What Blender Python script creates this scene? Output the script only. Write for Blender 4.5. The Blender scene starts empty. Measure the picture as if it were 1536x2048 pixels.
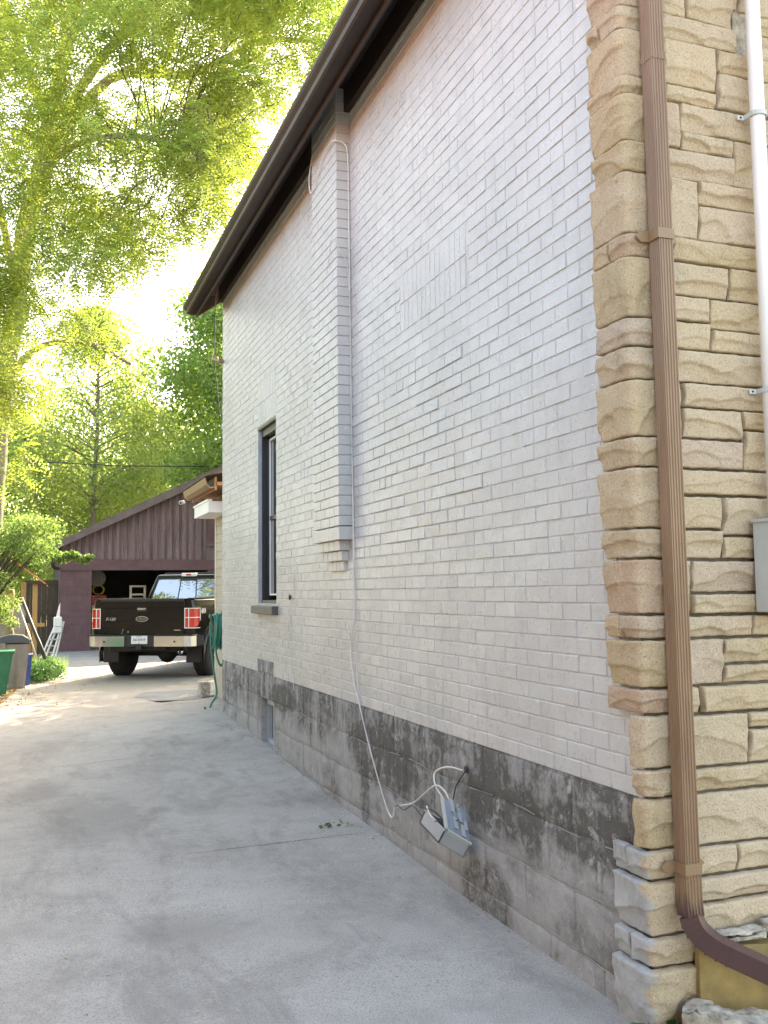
import bpy, bmesh, math, random
import numpy as np
from mathutils import Vector, Matrix
random.seed(7); RNG = np.random.default_rng(7)
R = math.radians
sc = bpy.context.scene
COL = sc.collection

# ------------------------------------------------------------ camera
PITCH, ROLL, YAW = 0.0827, 0.0121, 0.3589
cam_d = bpy.data.cameras.new('camera'); cam = bpy.data.objects.new('camera', cam_d); COL.objects.link(cam)
cy, sy, cp, sp = math.cos(YAW), math.sin(YAW), math.cos(PITCH), math.sin(PITCH)
fw = Vector((sy*cp, cy*cp, sp)); rt = Vector((cy, -sy, 0)); dn = fw.cross(rt)
r2 = math.cos(ROLL)*rt + math.sin(ROLL)*dn; d2 = -math.sin(ROLL)*rt + math.cos(ROLL)*dn
m = Matrix((( r2.x, -d2.x, -fw.x, 0.0), (r2.y, -d2.y, -fw.y, 0.0), (r2.z, -d2.z, -fw.z, 1.65), (0, 0, 0, 1)))
cam.matrix_world = m
cam_d.sensor_fit = 'VERTICAL'; cam_d.sensor_height = 36; cam_d.lens = 1902.8/2048*36
cam_d.clip_start = 0.05; cam_d.clip_end = 1500
sc.camera = cam
sc.render.resolution_x, sc.render.resolution_y = 768, 1024

# ------------------------------------------------------------ light
SUN_AZ, SUN_EL = R(-40), R(36)          # azimuth measured from +Y towards -X
SKY_STRENGTH, SUN_STRENGTH, EXPOSURE = 0.15, 2.9, 3.02
w = bpy.data.worlds.new('World'); sc.world = w; w.use_nodes = True
nt = w.node_tree; nt.nodes.clear()
o = nt.nodes.new('ShaderNodeOutputWorld'); bg = nt.nodes.new('ShaderNodeBackground'); sk = nt.nodes.new('ShaderNodeTexSky')
sk.sky_type = 'NISHITA'; sk.sun_disc = False; sk.sun_elevation = SUN_EL; sk.sun_rotation = -SUN_AZ
sk.air_density = 1.0; sk.dust_density = 2.2; sk.ozone_density = 1.0
bg.inputs['Strength'].default_value = SKY_STRENGTH
nt.links.new(sk.outputs[0], bg.inputs[0]); nt.links.new(bg.outputs[0], o.inputs[0])
sd = bpy.data.lights.new('sun', 'SUN'); sun = bpy.data.objects.new('sun', sd); COL.objects.link(sun)
sd.energy = SUN_STRENGTH; sd.angle = R(0.5); sd.color = (1.0, 0.93, 0.82)
sdir = Vector((-math.sin(SUN_AZ)*math.cos(SUN_EL), math.cos(SUN_AZ)*math.cos(SUN_EL), math.sin(SUN_EL)))
sun.rotation_euler = sdir.to_track_quat('Z', 'Y').to_euler(); sun.location = (-20, 20, 30)
vs = sc.view_settings
vs.view_transform = 'Standard'; vs.look = 'None'; vs.gamma = 1; vs.use_curve_mapping = False; vs.exposure = EXPOSURE
vs.use_white_balance = True; vs.white_balance_temperature = 8500; vs.white_balance_tint = 12   # camera balanced for open shade
try: sc.cycles.max_bounces = 10; sc.cycles.transparent_max_bounces = 8
except Exception: pass

# ------------------------------------------------------------ materials
def srgb(r, g, b): 
    f = lambda c: (c/255/12.92 if c/255 <= .04045 else ((c/255+.055)/1.055)**2.4)
    return (f(r), f(g), f(b))
class NT:
    def __init__(s, name):
        s.m = bpy.data.materials.new(name); s.m.use_nodes = True; s.t = s.m.node_tree
        s.p = s.t.nodes['Principled BSDF']; s.out = s.t.nodes['Material Output']
        s.pos = s.n('ShaderNodeNewGeometry').outputs['Position']
    def n(s, k, **kw):
        x = s.t.nodes.new(k)
        for a, b in kw.items(): setattr(x, a, b)
        return x
    def l(s, a, b): s.t.links.new(a, b)
    def vec(s, scale=(1, 1, 1), src=None):
        x = s.n('ShaderNodeMapping'); x.inputs['Scale'].default_value = scale; s.l(src or s.pos, x.inputs[0]); return x.outputs[0]
    def noise(s, scale, detail=4, rough=.55, src=None, dist=0):
        x = s.n('ShaderNodeTexNoise'); x.inputs['Scale'].default_value = scale; x.inputs['Detail'].default_value = detail
        x.inputs['Roughness'].default_value = rough; x.inputs['Distortion'].default_value = dist
        s.l(src or s.pos, x.inputs['Vector']); return x.outputs[0]
    def ramp(s, f, stops):
        x = s.n('ShaderNodeValToRGB'); e = x.color_ramp.elements
        while len(e) < len(stops): e.new(.5)
        for i, (p, c) in enumerate(stops):
            e[i].position = p; e[i].color = (c[0], c[1], c[2], 1) if hasattr(c, '__len__') else (c, c, c, 1)
        s.l(f, x.inputs[0]); return x.outputs[0]
    def mix(s, f, a, b, bt='MIX'):
        x = s.n('ShaderNodeMix', data_type='RGBA', blend_type=bt)
        for i, v in ((0, f), (6, a), (7, b)):
            if hasattr(v, 'is_output'): s.l(v, x.inputs[i])
            elif i == 0: x.inputs[0].default_value = v
            else: x.inputs[i].default_value = (v[0], v[1], v[2], 1)
        return x.outputs[2]
    def math(s, op, a, b=0.0, c=0.0):
        x = s.n('ShaderNodeMath', operation=op)
        for i, v in enumerate((a, b, c)):
            if hasattr(v, 'is_output'): s.l(v, x.inputs[i])
            else: x.inputs[i].default_value = v
        return x.outputs[0]
    def color(s, c):
        if hasattr(c, 'is_output'): s.l(c, s.p.inputs['Base Color'])
        else: s.p.inputs['Base Color'].default_value = (c[0], c[1], c[2], 1)
    def rough(s, r):
        if hasattr(r, 'is_output'): s.l(r, s.p.inputs['Roughness'])
        else: s.p.inputs['Roughness'].default_value = r
    def bump(s, h, strength=.3, dist=.005):
        x = s.n('ShaderNodeBump'); x.inputs['Strength'].default_value = strength; x.inputs['Distance'].default_value = dist
        s.l(h, x.inputs['Height'])
        prev = s.p.inputs['Normal'].links
        if prev: s.l(prev[0].from_socket, x.inputs['Normal'])
        s.l(x.outputs[0], s.p.inputs['Normal'])
    def rnd(s): return s.n('ShaderNodeObjectInfo').outputs['Random']
    def island(s): return s.n('ShaderNodeNewGeometry').outputs['Random Per Island']

def simple(name, c, rough=.5, metal=0., var=.12, vs=6, bump=0, bs=120, spec=.5, coat=0):
    t = NT(name); n = t.noise(vs, 5, .6)
    k = t.ramp(n, [(.3, 1-var), (.7, 1+var)])
    t.color(t.mix(1.0, c, k, 'MULTIPLY')); t.rough(rough); t.p.inputs['Metallic'].default_value = metal
    t.p.inputs['Specular IOR Level'].default_value = spec
    if coat: t.p.inputs['Coat Weight'].default_value = coat; t.p.inputs['Coat Roughness'].default_value = .05
    if bump: t.bump(t.noise(bs, 4, .6), bump, .004)
    return t.m

MAT = {}
def brick_paint():
    t = NT('painted_brick'); 
    a = t.noise(1.1, 4, .6); b = t.noise(30, 3, .6); st = t.noise(9, 5, .65, t.vec((1, 1, .18)))
    c = t.mix(t.ramp(a, [(.35, 0), (.65, 1)]), (.44, .445, .45), (.505, .510, .515))
    c = t.mix(t.ramp(st, [(.48, 0), (.74, .42)]), c, (.335, .330, .315)); sm = t.noise(2.7, 8, .72, None, .5); c = t.mix(t.ramp(sm, [(.52, 0), (.70, .35)]), c, (.54, .545, .55))
    isl = t.math('ADD', t.math('MULTIPLY', t.island(), .07), .965)
    c = t.mix(1.0, c, isl, 'MULTIPLY')
    fleck = t.noise(55, 2, .5); c = t.mix(t.ramp(fleck, [(.715, 0), (.74, .8)]), c, (.74, .74, .73)); pit = t.noise(38, 3, .6); c = t.mix(t.ramp(pit, [(.235, .85), (.255, 0)]), c, (.10, .10, .095))
    t.color(c); t.rough(t.ramp(b, [(.3, .24), (.7, .42)])); t.p.inputs['Specular IOR Level'].default_value = .5
    t.bump(t.noise(85, 5, .65), .35, .004); t.bump(t.noise(16, 4, .6), .35, .010)
    return t.m
MAT['brick'] = brick_paint()
def mortar_paint():
    t = NT('painted_mortar'); c = t.mix(t.ramp(t.noise(14, 5, .7), [(.45, 0), (.75, 1)]), (.47, .47, .465), (.60, .60, .59))
    t.color(c); t.rough(.5); t.bump(t.noise(60, 5, .7), .8, .008); return t.m
MAT['mortar'] = mortar_paint()
def foundation(name, joint=False):
    t = NT(name)
    warp = t.noise(1.3, 5, .6)
    sep = t.n('ShaderNodeSeparateXYZ'); t.l(t.pos, sep.inputs[0]); z = sep.outputs[2]; y = sep.outputs[1]
    big = t.noise(2.3, 8, .66, t.vec((1, 1, 1.3)), .6)
    streak = t.noise(7, 6, .68, t.vec((1, 1, .22)), .3)
    band = t.ramp(t.math('ADD', z, t.math('MULTIPLY', t.math('SUBTRACT', warp, .5), .75)), [(.42, 0), (.62, 1)])
    base = t.mix(t.noise(11, 6, .7), (.24, .24, .24), (.45, .452, .452))
    mossy = t.mix(t.noise(5, 5, .7), (.045, .043, .038), (.115, .112, .103))
    amt = t.math('MULTIPLY', t.ramp(streak, [(.36, 0), (.60, 1)]), t.math('ADD', t.math('MULTIPLY', band, 1.0), .24))
    amt = t.math('ADD', amt, t.math('MULTIPLY', t.ramp(big, [(.50, 0), (.62, .55)]), 1.0))
    def spot(y0, z0, ry, rz):
        a_ = t.math('POWER', t.math('DIVIDE', t.math('SUBTRACT', y, y0), ry), 2.0); b_ = t.math('POWER', t.math('DIVIDE', t.math('SUBTRACT', z, z0), rz), 2.0)
        q = t.math('ADD', t.math('ADD', a_, b_), t.math('MULTIPLY', t.math('SUBTRACT', big, .5), 2.6)); return t.ramp(q, [(.45, 1), (1.0, 0)])
    for sp_ in ((4.30, .16, .30, .20), (4.15, .62, .45, .18), (5.75, .60, .7, .22), (6.05, .30, .10, .32), (3.35, .66, .5, .13), (8.2, .72, .5, .12)):
        amt = t.math('ADD', amt, t.math('MULTIPLY', spot(*sp_), .8))
    blotch = t.ramp(t.noise(17, 7, .75, None, .6), [(.42, 1.0), (.60, .38)])
    amt = t.math('MINIMUM', t.math('MULTIPLY', t.math('SUBTRACT', amt, .08), blotch), .92); amt = t.math('MAXIMUM', amt, 0.0)
    c = t.mix(amt, base, mossy)
    lt = t.ramp(t.noise(8, 9, .75, None, 1.2), [(.57, 0), (.64, .75)])
    c = t.mix(lt, c, (.44, .44, .43))
    t.color(c); t.rough(.88)
    t.bump(t.noise(9, 7, .7, None, .8), .8, .022); t.bump(t.noise(90, 4, .7), .5, .004)
    return t.m
MAT['block'] = foundation('foundation_block')
MAT['bead'] = simple('mortar_bead', (.30, .30, .29), .9, var=.4, vs=12, bump=.5)
MAT['parge'] = foundation('foundation_parging')
def concrete():
    t = NT('driveway_concrete')
    a = t.noise(.55, 6, .6, None, .4); b = t.noise(3.2, 7, .68, None, .3); g = t.noise(140, 3, .7); s = t.noise(1.5, 6, .7, t.vec((1.6, .55, 1)), .6)
    c = t.mix(t.ramp(a, [(.36, 0), (.64, 1)]), (.375, .360, .335), (.475, .458, .428))
    c = t.mix(t.ramp(b, [(.45, 0), (.70, .60)]), c, (.255, .243, .222))
    c = t.mix(t.ramp(s, [(.50, 0), (.68, .62)]), c, (.20, .192, .178))
    c = t.mix(t.ramp(t.noise(6, 8, .75, None, .5), [(.55, 0), (.66, .42)]), c, (.50, .47, .42))
    c = t.mix(t.ramp(g, [(.38, .70), (.50, 0)]), c, (.17, .165, .155))
    c = t.mix(t.ramp(t.noise(210, 2, .6), [(.66, 0), (.74, .6)]), c, (.66, .65, .63))
    sp3 = t.n('ShaderNodeSeparateXYZ'); t.l(t.pos, sp3.inputs[0])
    for (x0, y0, rx, ry) in ((.42, 6.9, .42, .75), (1.18, 6.95, .12, .22), (.9, 7.0, .10, .12), (.12, 8.0, .25, .5), (1.45, 7.9, .10, .15), (.7, 4.6, .3, .3)):
        a_ = t.math('POWER', t.math('DIVIDE', t.math('SUBTRACT', sp3.outputs[0], x0), rx), 2.0); b_ = t.math('POWER', t.math('DIVIDE', t.math('SUBTRACT', sp3.outputs[1], y0), ry), 2.0)
        q = t.math('ADD', t.math('ADD', a_, b_), t.math('MULTIPLY', t.math('SUBTRACT', b, .5), 5.0)); c = t.mix(t.ramp(q, [(.1, .42), (1.0, 0)]), c, (.16, .155, .145))
    # warmer soil-washed zone beyond about 12 m
    sep = t.n('ShaderNodeSeparateXYZ'); t.l(t.pos, sep.inputs[0])
    far = t.ramp(t.math('ADD', t.math('MULTIPLY', sep.outputs[1], .1), t.math('MULTIPLY', a, .25)), [(1.28/1, 0), (1.42, 1)]) if False else t.math('MULTIPLY', t.ramp(t.math('MULTIPLY_ADD', sep.outputs[1], .04, t.math('MULTIPLY', a, .12)), [(.50, 0), (.60, 1)]), .55)
    c = t.mix(far, c, (.31, .245, .19))
    t.color(c); t.rough(.85); t.bump(t.noise(180, 4, .7), .55, .003); t.bump(t.noise(8, 5, .6), .25, .012)
    return t.m
MAT['concrete'] = concrete()
def asphalt():
    t = NT('gravel_asphalt'); a = t.noise(2.5, 6, .7); g = t.noise(60, 3, .7)
    c = t.mix(t.ramp(a, [(.35, 0), (.7, 1)]), (.20, .20, .20), (.33, .32, .31))
    c = t.mix(t.ramp(g, [(.3, .5), (.6, 0)]), c, (.10, .10, .10)); t.color(c); t.rough(.9); t.bump(g, .5, .01); return t.m
MAT['asphalt'] = asphalt()
def dirt():
    t = NT('soil_and_grass'); a = t.noise(.8, 6, .6); b = t.noise(18, 4, .7)
    c = t.mix(t.ramp(a, [(.42, 0), (.58, 1)]), (.16, .12, .075), (.07, .10, .03)); c = t.mix(t.ramp(b, [(.5, 0), (.7, .6)]), c, (.26, .20, .10))
    t.color(c); t.rough(.95); t.bump(b, .6, .03); return t.m
MAT['dirt'] = dirt()
def stone():
    t = NT('sandstone_rockface'); r = t.rnd()
    at = t.n('ShaderNodeAttribute', attribute_name='paint').outputs['Fac']
    n = t.noise(5, 5, .65)
    base = t.ramp(r, [(0, (.48, .360, .205)), (.30, (.55, .42, .26)), (.55, (.52, .405, .28)), (.80, (.56, .425, .275)), (.93, (.50, .38, .29)), (1, (.49, .32, .21))])
    c = t.mix(t.ramp(n, [(.35, 0), (.7, .6)]), base, (.58, .465, .335))
    c = t.mix(t.ramp(t.noise(2.0, 6, .7), [(.5, 0), (.75, .3)]), c, (.30, .235, .14))
    c = t.mix(t.ramp(t.noise(130, 3, .85), [(.34, .75), (.46, 0)]), c, (.20, .15, .085))
    c = t.mix(t.ramp(t.noise(115, 3, .85), [(.56, 0), (.66, .55)]), c, (.72, .66, .56))
    dirtn = t.ramp(t.noise(7, 6, .75, t.vec((1, 1, .45))), [(.56, 0), (.72, .42)])
    c = t.mix(dirtn, c, (.19, .165, .12))
    c = t.mix(at, c, t.mix(t.ramp(t.noise(8, 6, .7), [(.45, 0), (.68, .7)]), (.46, .475, .48), (.24, .24, .225)))
    t.color(c); t.rough(.9); t.bump(t.noise(110, 5, .85), .9, .006); t.bump(t.noise(22, 5, .65), .55, .012)
    return t.m
MAT['stone'] = stone()
MAT['joint'] = simple('stone_joint_mortar', (.13, .105, .075), .95, var=.35, vs=20, bump=.6)  # mortar colour darkened to paint in shadow lines between the stones
MAT['slabstone'] = simple('yellow_flagstone', (.34, .24, .09), .8, var=.4, vs=7, bump=.3, bs=40)
MAT['curb'] = simple('old_concrete_edging', (.40, .365, .295), .95, var=.55, vs=22, bump=1.0, bs=60)
MAT['brown'] = simple('dark_brown_metal', (.030, .018, .014), .5, var=.25, vs=5, spec=.35)
MAT['soffit'] = simple('brown_soffit', (.030, .018, .015), .6, var=.2)
MAT['roof'] = simple('brown_shingles', (.09, .065, .055), .9, var=.3, bump=.5)
def spout():
    t = NT('faded_brown_downspout'); n = t.noise(3, 6, .7, t.vec((3, 3, .5))); s2 = t.noise(22, 6, .75, t.vec((1.6, 1.6, .14)))
    sep = t.n('ShaderNodeSeparateXYZ'); t.l(t.pos, sep.inputs[0])
    fade = t.ramp(t.math('ADD', sep.outputs[2], t.math('MULTIPLY', t.math('SUBTRACT', n, .5), .35)), [(.50, 1), (.57, 0)])
    c = t.mix(t.ramp(n, [(.35, 0), (.7, 1)]), (.225, .135, .078), (.31, .200, .122))
    c = t.mix(t.ramp(s2, [(.52, 0), (.75, .55)]), c, (.15, .09, .06))
    c = t.mix(fade, c, (.085, .042, .040)); t.color(c); t.rough(.42); t.bump(t.noise(60, 4, .7), .12, .002); return t.m
MAT['spout'] = spout()
MAT['strap'] = simple('brown_strap', (.25, .155, .085), .45)
MAT['white'] = simple('white_plastic', (.80, .80, .78), .4, var=.05)
MAT['meter'] = simple('pale_grey_metal_box', (.50, .54, .52), .45, var=.08)
MAT['galv'] = simple('grey_plastic_enclosure', (.40, .44, .48), .45, var=.08)
MAT['galv2'] = simple('blue_grey_plate', (.28, .34, .42), .4, var=.15)
MAT['cable'] = simple('white_cable', (.70, .69, .66), .5, var=.1)
MAT['paintcable'] = simple('painted_cable', (.56, .555, .54), .45)
MAT['blackc'] = simple('black_rubber', (.018, .018, .018), .5)
MAT['winframe'] = simple('black_window_frame', (.018, .020, .026), .35)
MAT['greypaint'] = simple('grey_sill_paint', (.085, .078, .072), .5)
MAT['jamb'] = simple('blue_grey_jamb_paint', (.36, .39, .43), .5, var=.15)
def glass(name, c=(.02, .022, .025), r=.04):
    t = NT(name); t.color(c); t.rough(r); t.p.inputs['Specular IOR Level'].default_value = .9; t.p.inputs['Coat Weight'].default_value = 1.0; return t.m
MAT['glass'] = glass('window_glass')
MAT['carglass'] = glass('tinted_vehicle_glass', (.012, .014, .014), .02); MAT['carglass'].node_tree.nodes['Principled BSDF'].inputs['IOR'].default_value = 2.4
MAT['siding'] = simple('beige_siding', (.40, .345, .27), .65, var=.1, vs=3, bump=.2)
MAT['sidewhite'] = simple('cream_trim', (.66, .62, .54), .5, var=.06)
MAT['maroon'] = simple('maroon_block_paint', (.118, .060, .072), .7, var=.2, vs=4, bump=.5, bs=30)
def ribs():
    t = NT('maroon_corrugated_cladding'); n = t.noise(8, 6, .75, t.vec((1, 1, .12)))
    c = t.mix(t.ramp(n, [(.40, 0), (.68, 1)]), (.115, .070, .082), (.225, .152, .172))
    c = t.mix(t.ramp(t.noise(20, 5, .7, t.vec((1, 1, .25))), [(.66, 0), (.74, .7)]), c, (.40, .33, .34)); t.color(c); t.rough(.6); return t.m
MAT['ribs'] = ribs()
MAT['fascia_m'] = simple('weathered_maroon_fascia', (.13, .095, .098), .7, var=.25, vs=5)
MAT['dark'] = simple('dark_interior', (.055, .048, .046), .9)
MAT['truck'] = simple('black_vehicle_paint', (.008, .007, .006), .16, var=.1, spec=.35)
MAT['truckside'] = MAT['truck']
MAT['chrome'] = simple('chrome', (.50, .54, .60), .2, 1.0, var=.03)
MAT['blackplastic'] = simple('black_plastic', (.022, .020, .020), .6)
MAT['tyre'] = simple('tyre_rubber', (.020, .019, .018), .85, bump=.4)
def lamp():
    t = NT('red_lamp_lens'); t.color((.55, .02, .02)); t.rough(.12); t.p.inputs['Coat Weight'].default_value = 1; return t.m
MAT['lamp'] = lamp()
MAT['plate'] = simple('licence_plate', (.72, .73, .74), .5, var=.05)
MAT['ink'] = simple('plate_blue_ink', (.03, .04, .12), .5)
MAT['hose'] = simple('green_garden_hose', (.012, .18, .125), .35, var=.15, vs=30)
MAT['greenbin'] = simple('green_bin_plastic', (.012, .17, .085), .45, var=.15)
MAT['beigebin'] = simple('beige_bin_plastic', (.30, .24, .205), .6, var=.15)
MAT['lid'] = simple('dark_grey_lid', (.07, .075, .085), .4)
MAT['blue'] = simple('blue_plastic', (.03, .07, .28), .4)
def wood(name, c1, c2):
    t = NT(name); n = t.noise(9, 6, .7, t.vec((4, 4, .4))); t.color(t.mix(t.ramp(n, [(.3, 0), (.7, 1)]), c1, c2)); t.rough(.8); t.bump(n, .3, .01); return t.m
MAT['greywood'] = wood('weathered_grey_wood', (.22, .21, .20), (.40, .38, .36))
MAT['cedar'] = wood('orange_cedar', (.30, .17, .06), (.45, .28, .12))
MAT['gatewood'] = wood('dark_brown_boards', (.035, .022, .018), (.07, .045, .035))
MAT['bark'] = wood('locust_bark', (.15, .12, .095), (.34, .29, .24))
MAT['twig'] = wood('dark_twig_bark', (.05, .04, .03), (.11, .09, .07))
MAT['log'] = wood('stripped_log', (.22, .16, .12), (.36, .29, .23))
MAT['alu'] = simple('aluminium', (.55, .55, .54), .35, .6, var=.1)
MAT['tile'] = simple('orange_roof_tile', (.48, .16, .06), .7, var=.25, vs=12)
MAT['red'] = simple('red_plastic', (.40, .03, .02), .4)
MAT['yellow'] = simple('yellow_rope', (.50, .36, .03), .6)
MAT['cream'] = simple('cream_cabinet', (.50, .43, .30), .6)
MAT['orangep'] = simple('orange_plastic', (.60, .16, .03), .5)
MAT['mulch'] = simple('red_bark_mulch', (.20, .055, .040), .9, var=.5, vs=60)
MAT['nbrick'] = simple('neighbour_stucco', (.19, .165, .14), .9, var=.1, bump=.3)
MAT['rafter'] = simple('orange_rafters', (.40, .20, .09), .7)
def leaf(name, c1, c2, c3, tr=.6, tcol=2.5):
    t = NT(name); i = t.island(); big = t.noise(.55, 3, .5)
    c = t.ramp(i, [(0, c1), (.55, c2), (1, c3)])
    c = t.mix(t.ramp(big, [(.40, 0), (.65, .55)]), c, c3)
    d = t.n('ShaderNodeBsdfDiffuse'); tl = t.n('ShaderNodeBsdfTranslucent'); g = t.n('ShaderNodeBsdfGlossy'); g.inputs['Roughness'].default_value = .45
    t.l(c, d.inputs[0])
    t.l(t.mix(1.0, c, (tcol*.80, tcol*.92, tcol*.66), 'MULTIPLY'), tl.inputs[0])
    mx = t.n('ShaderNodeMixShader'); mx.inputs[0].default_value = tr; t.l(d.outputs[0], mx.inputs[1]); t.l(tl.outputs[0], mx.inputs[2])
    mx2 = t.n('ShaderNodeMixShader'); mx2.inputs[0].default_value = .04; t.l(mx.outputs[0], mx2.inputs[1]); t.l(g.outputs[0], mx2.inputs[2])
    t.l(mx2.outputs[0], t.out.inputs[0]); return t.m
MAT['locust'] = leaf('locust_leaves', (.095, .135, .040), (.150, .190, .050), (.25, .25, .060))
MAT['yleaf'] = leaf('yellowing_leaves', (.13, .18, .07), (.19, .235, .09), (.29, .295, .11))
MAT['dleaf'] = leaf('deep_green_leaves', (.07, .12, .035), (.12, .175, .05), (.20, .25, .07))
MAT['shrub'] = leaf('shrub_leaves', (.055, .11, .035), (.10, .155, .045), (.20, .25, .09), .42)
MAT['weed'] = leaf('weed_leaves', (.03, .09, .03), (.045, .12, .035), (.08, .15, .05), .3)
MAT['litter'] = leaf('fallen_leaves', (.24, .15, .05), (.34, .22, .07), (.18, .10, .04), .1)

# ------------------------------------------------------------ mesh helpers
class MB:
    def __init__(s): s.v = []; s.f = []
    def add(s, vs, fs):
        b = len(s.v); s.v += [tuple(v) for v in vs]; s.f += [tuple(i+b for i in f) for f in fs]; return s
    def box(s, x0, x1, y0, y1, z0, z1):
        return s.add([(x, y, z) for x in (x0, x1) for y in (y0, y1) for z in (z0, z1)],
                     [(0, 1, 3, 2), (4, 6, 7, 5), (0, 4, 5, 1), (2, 3, 7, 6), (0, 2, 6, 4), (1, 5, 7, 3)])
    def cham(s, x0, x1, y0, y1, z0, z1, c, M=None):
        # box with chamfered edges on all sides
        bm = bmesh.new(); bmesh.ops.create_cube(bm, size=1)
        for v in bm.verts: v.co = Vector(((x0+x1)/2+v.co.x*(x1-x0), (y0+y1)/2+v.co.y*(y1-y0), (z0+z1)/2+v.co.z*(z1-z0)))
        bmesh.ops.bevel(bm, geom=list(bm.edges), offset=c, segments=1, affect='EDGES', profile=.5)
        if M is not None: bmesh.ops.transform(bm, matrix=M, verts=bm.verts)
        bm.verts.index_update(); s.add([v.co[:] for v in bm.verts], [[v.index for v in f.verts] for f in bm.faces]); bm.free(); return s
    def para(s, o, a, b, c):
        o, a, b, c = map(Vector, (o, a, b, c))
        return s.add([o+i*a+j*b+k*c for i in (0, 1) for j in (0, 1) for k in (0, 1)],
                     [(0, 1, 3, 2), (4, 6, 7, 5), (0, 4, 5, 1), (2, 3, 7, 6), (0, 2, 6, 4), (1, 5, 7, 3)])
    def tube(s, pts, r, n=8, cap=True):
        pts = [Vector(p) for p in pts]; rr = r if hasattr(r, '__len__') else [r]*len(pts)
        b = len(s.v); up = None
        for i, p in enumerate(pts):
            t = (pts[min(i+1, len(pts)-1)]-pts[max(i-1, 0)]).normalized()
            if up is None: up = t.orthogonal().normalized()
            up = (up - t*up.dot(t)); up = up.normalized() if up.length > 1e-6 else t.orthogonal().normalized()
            q = t.cross(up)
            for k in range(n):
                a = 2*math.pi*k/n; s.v.append(tuple(p+rr[i]*(math.cos(a)*up+math.sin(a)*q)))
        for i in range(len(pts)-1):
            for k in range(n):
                s.f.append((b+i*n+k, b+i*n+(k+1) % n, b+(i+1)*n+(k+1) % n, b+(i+1)*n+k))
        if cap: s.f.append(tuple(b+k for k in range(n))[::-1]); s.f.append(tuple(b+(len(pts)-1)*n+k for k in range(n)))
        return s
    def lathe(s, prof, c, axis='z', n=20):
        # prof: list of (r, h)
        b = len(s.v)
        for r, h in prof:
            for k in range(n):
                a = 2*math.pi*k/n; u, v = r*math.cos(a), r*math.sin(a)
                s.v.append({'z': (c[0]+u, c[1]+v, c[2]+h), 'x': (c[0]+h, c[1]+u, c[2]+v), 'y': (c[0]+u, c[1]+h, c[2]+v)}[axis])
        for i in range(len(prof)-1):
            for k in range(n): s.f.append((b+i*n+k, b+i*n+(k+1) % n, b+(i+1)*n+(k+1) % n, b+(i+1)*n+k))
        s.f.append(tuple(b+k for k in range(n))); s.f.append(tuple(b+(len(prof)-1)*n+k for k in range(n))); return s
    def prism(s, poly, a0, a1, axis='y'):
        # poly in the two other axes, extruded along axis
        n = len(poly)
        f = {'y': lambda p, a: (p[0], a, p[1]), 'x': lambda p, a: (a, p[0], p[1]), 'z': lambda p, a: (p[0], p[1], a)}[axis]
        return s.add([f(p, a0) for p in poly]+[f(p, a1) for p in poly],
                     [tuple(range(n))[::-1], tuple(range(n, 2*n))]+[(i, (i+1) % n, n+(i+1) % n, n+i) for i in range(n)])
    def sweep(s, prof, path, side):
        # prof 2D closed list; path list of points; side: vector kept as local x
        path = [Vector(p) for p in path]; b = len(s.v); n = len(prof); side = Vector(side)
        for i, p in enumerate(path):
            t = (path[min(i+1, len(path)-1)]-path[max(i-1, 0)]).normalized()
            X = (side - t*side.dot(t)).normalized(); Y = t.cross(X)
            for u, v in prof: s.v.append(tuple(p+u*X+v*Y))
        for i in range(len(path)-1):
            for k in range(n): s.f.append((b+i*n+k, b+i*n+(k+1) % n, b+(i+1)*n+(k+1) % n, b+(i+1)*n+k))
        s.f.append(tuple(b+k for k in range(n))[::-1]); s.f.append(tuple(b+(len(path)-1)*n+k for k in range(n))); return s
    def mesh(s, name, mat, smooth=False):
        me = bpy.data.meshes.new(name); me.from_pydata(s.v, [], s.f); me.validate(); me.update()
        bm = bmesh.new(); bm.from_mesh(me); bmesh.ops.recalc_face_normals(bm, faces=bm.faces); bm.to_mesh(me); bm.free()
        me.materials.append(MAT[mat] if isinstance(mat, str) else mat)
        if smooth:
            for p in me.polygons: p.use_smooth = True
        return me
    def build(s, name, mat, parent=None, smooth=False):
        return put(name, s.mesh(name, mat, smooth), parent)
def put(name, me, parent=None):
    o = bpy.data.objects.new(name, me); COL.objects.link(o)
    if parent is not None:
        o.parent = parent
    return o
def tag(o, label=None, cat=None, group=None, kind=None):
    if label: o['label'] = label
    if cat: o['category'] = cat
    if group: o['group'] = group
    if kind: o['kind'] = kind
    return o
def empty(name, loc=(0, 0, 0), rz=0, label=None, cat=None, group=None):
    o = bpy.data.objects.new(name, None); COL.objects.link(o); o.location = loc; o.rotation_euler = (0, 0, rz); o.empty_display_size = .2
    return tag(o, label, cat, group)
def wempty(name, loc, label, cat, group=None):
    """empty at loc whose children keep world coordinates"""
    o = empty(name, loc, 0, label, cat, group); return o
def wparent(o, e):
    """o has world-space mesh; parent keeps it there"""
    o.parent = e; l = e.location
    for v in o.data.vertices: pass
    o.matrix_parent_inverse = Matrix.Translation(-Vector(l)); return o
def part(mb, name, mat, e, smooth=False):
    return wparent(mb.build(name, mat, None, smooth), e)
def sub(mb, name, mat, p, smooth=False):   # p is itself at world origin frame
    o = mb.build(name, mat, None, smooth); o.parent = p; return o
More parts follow.
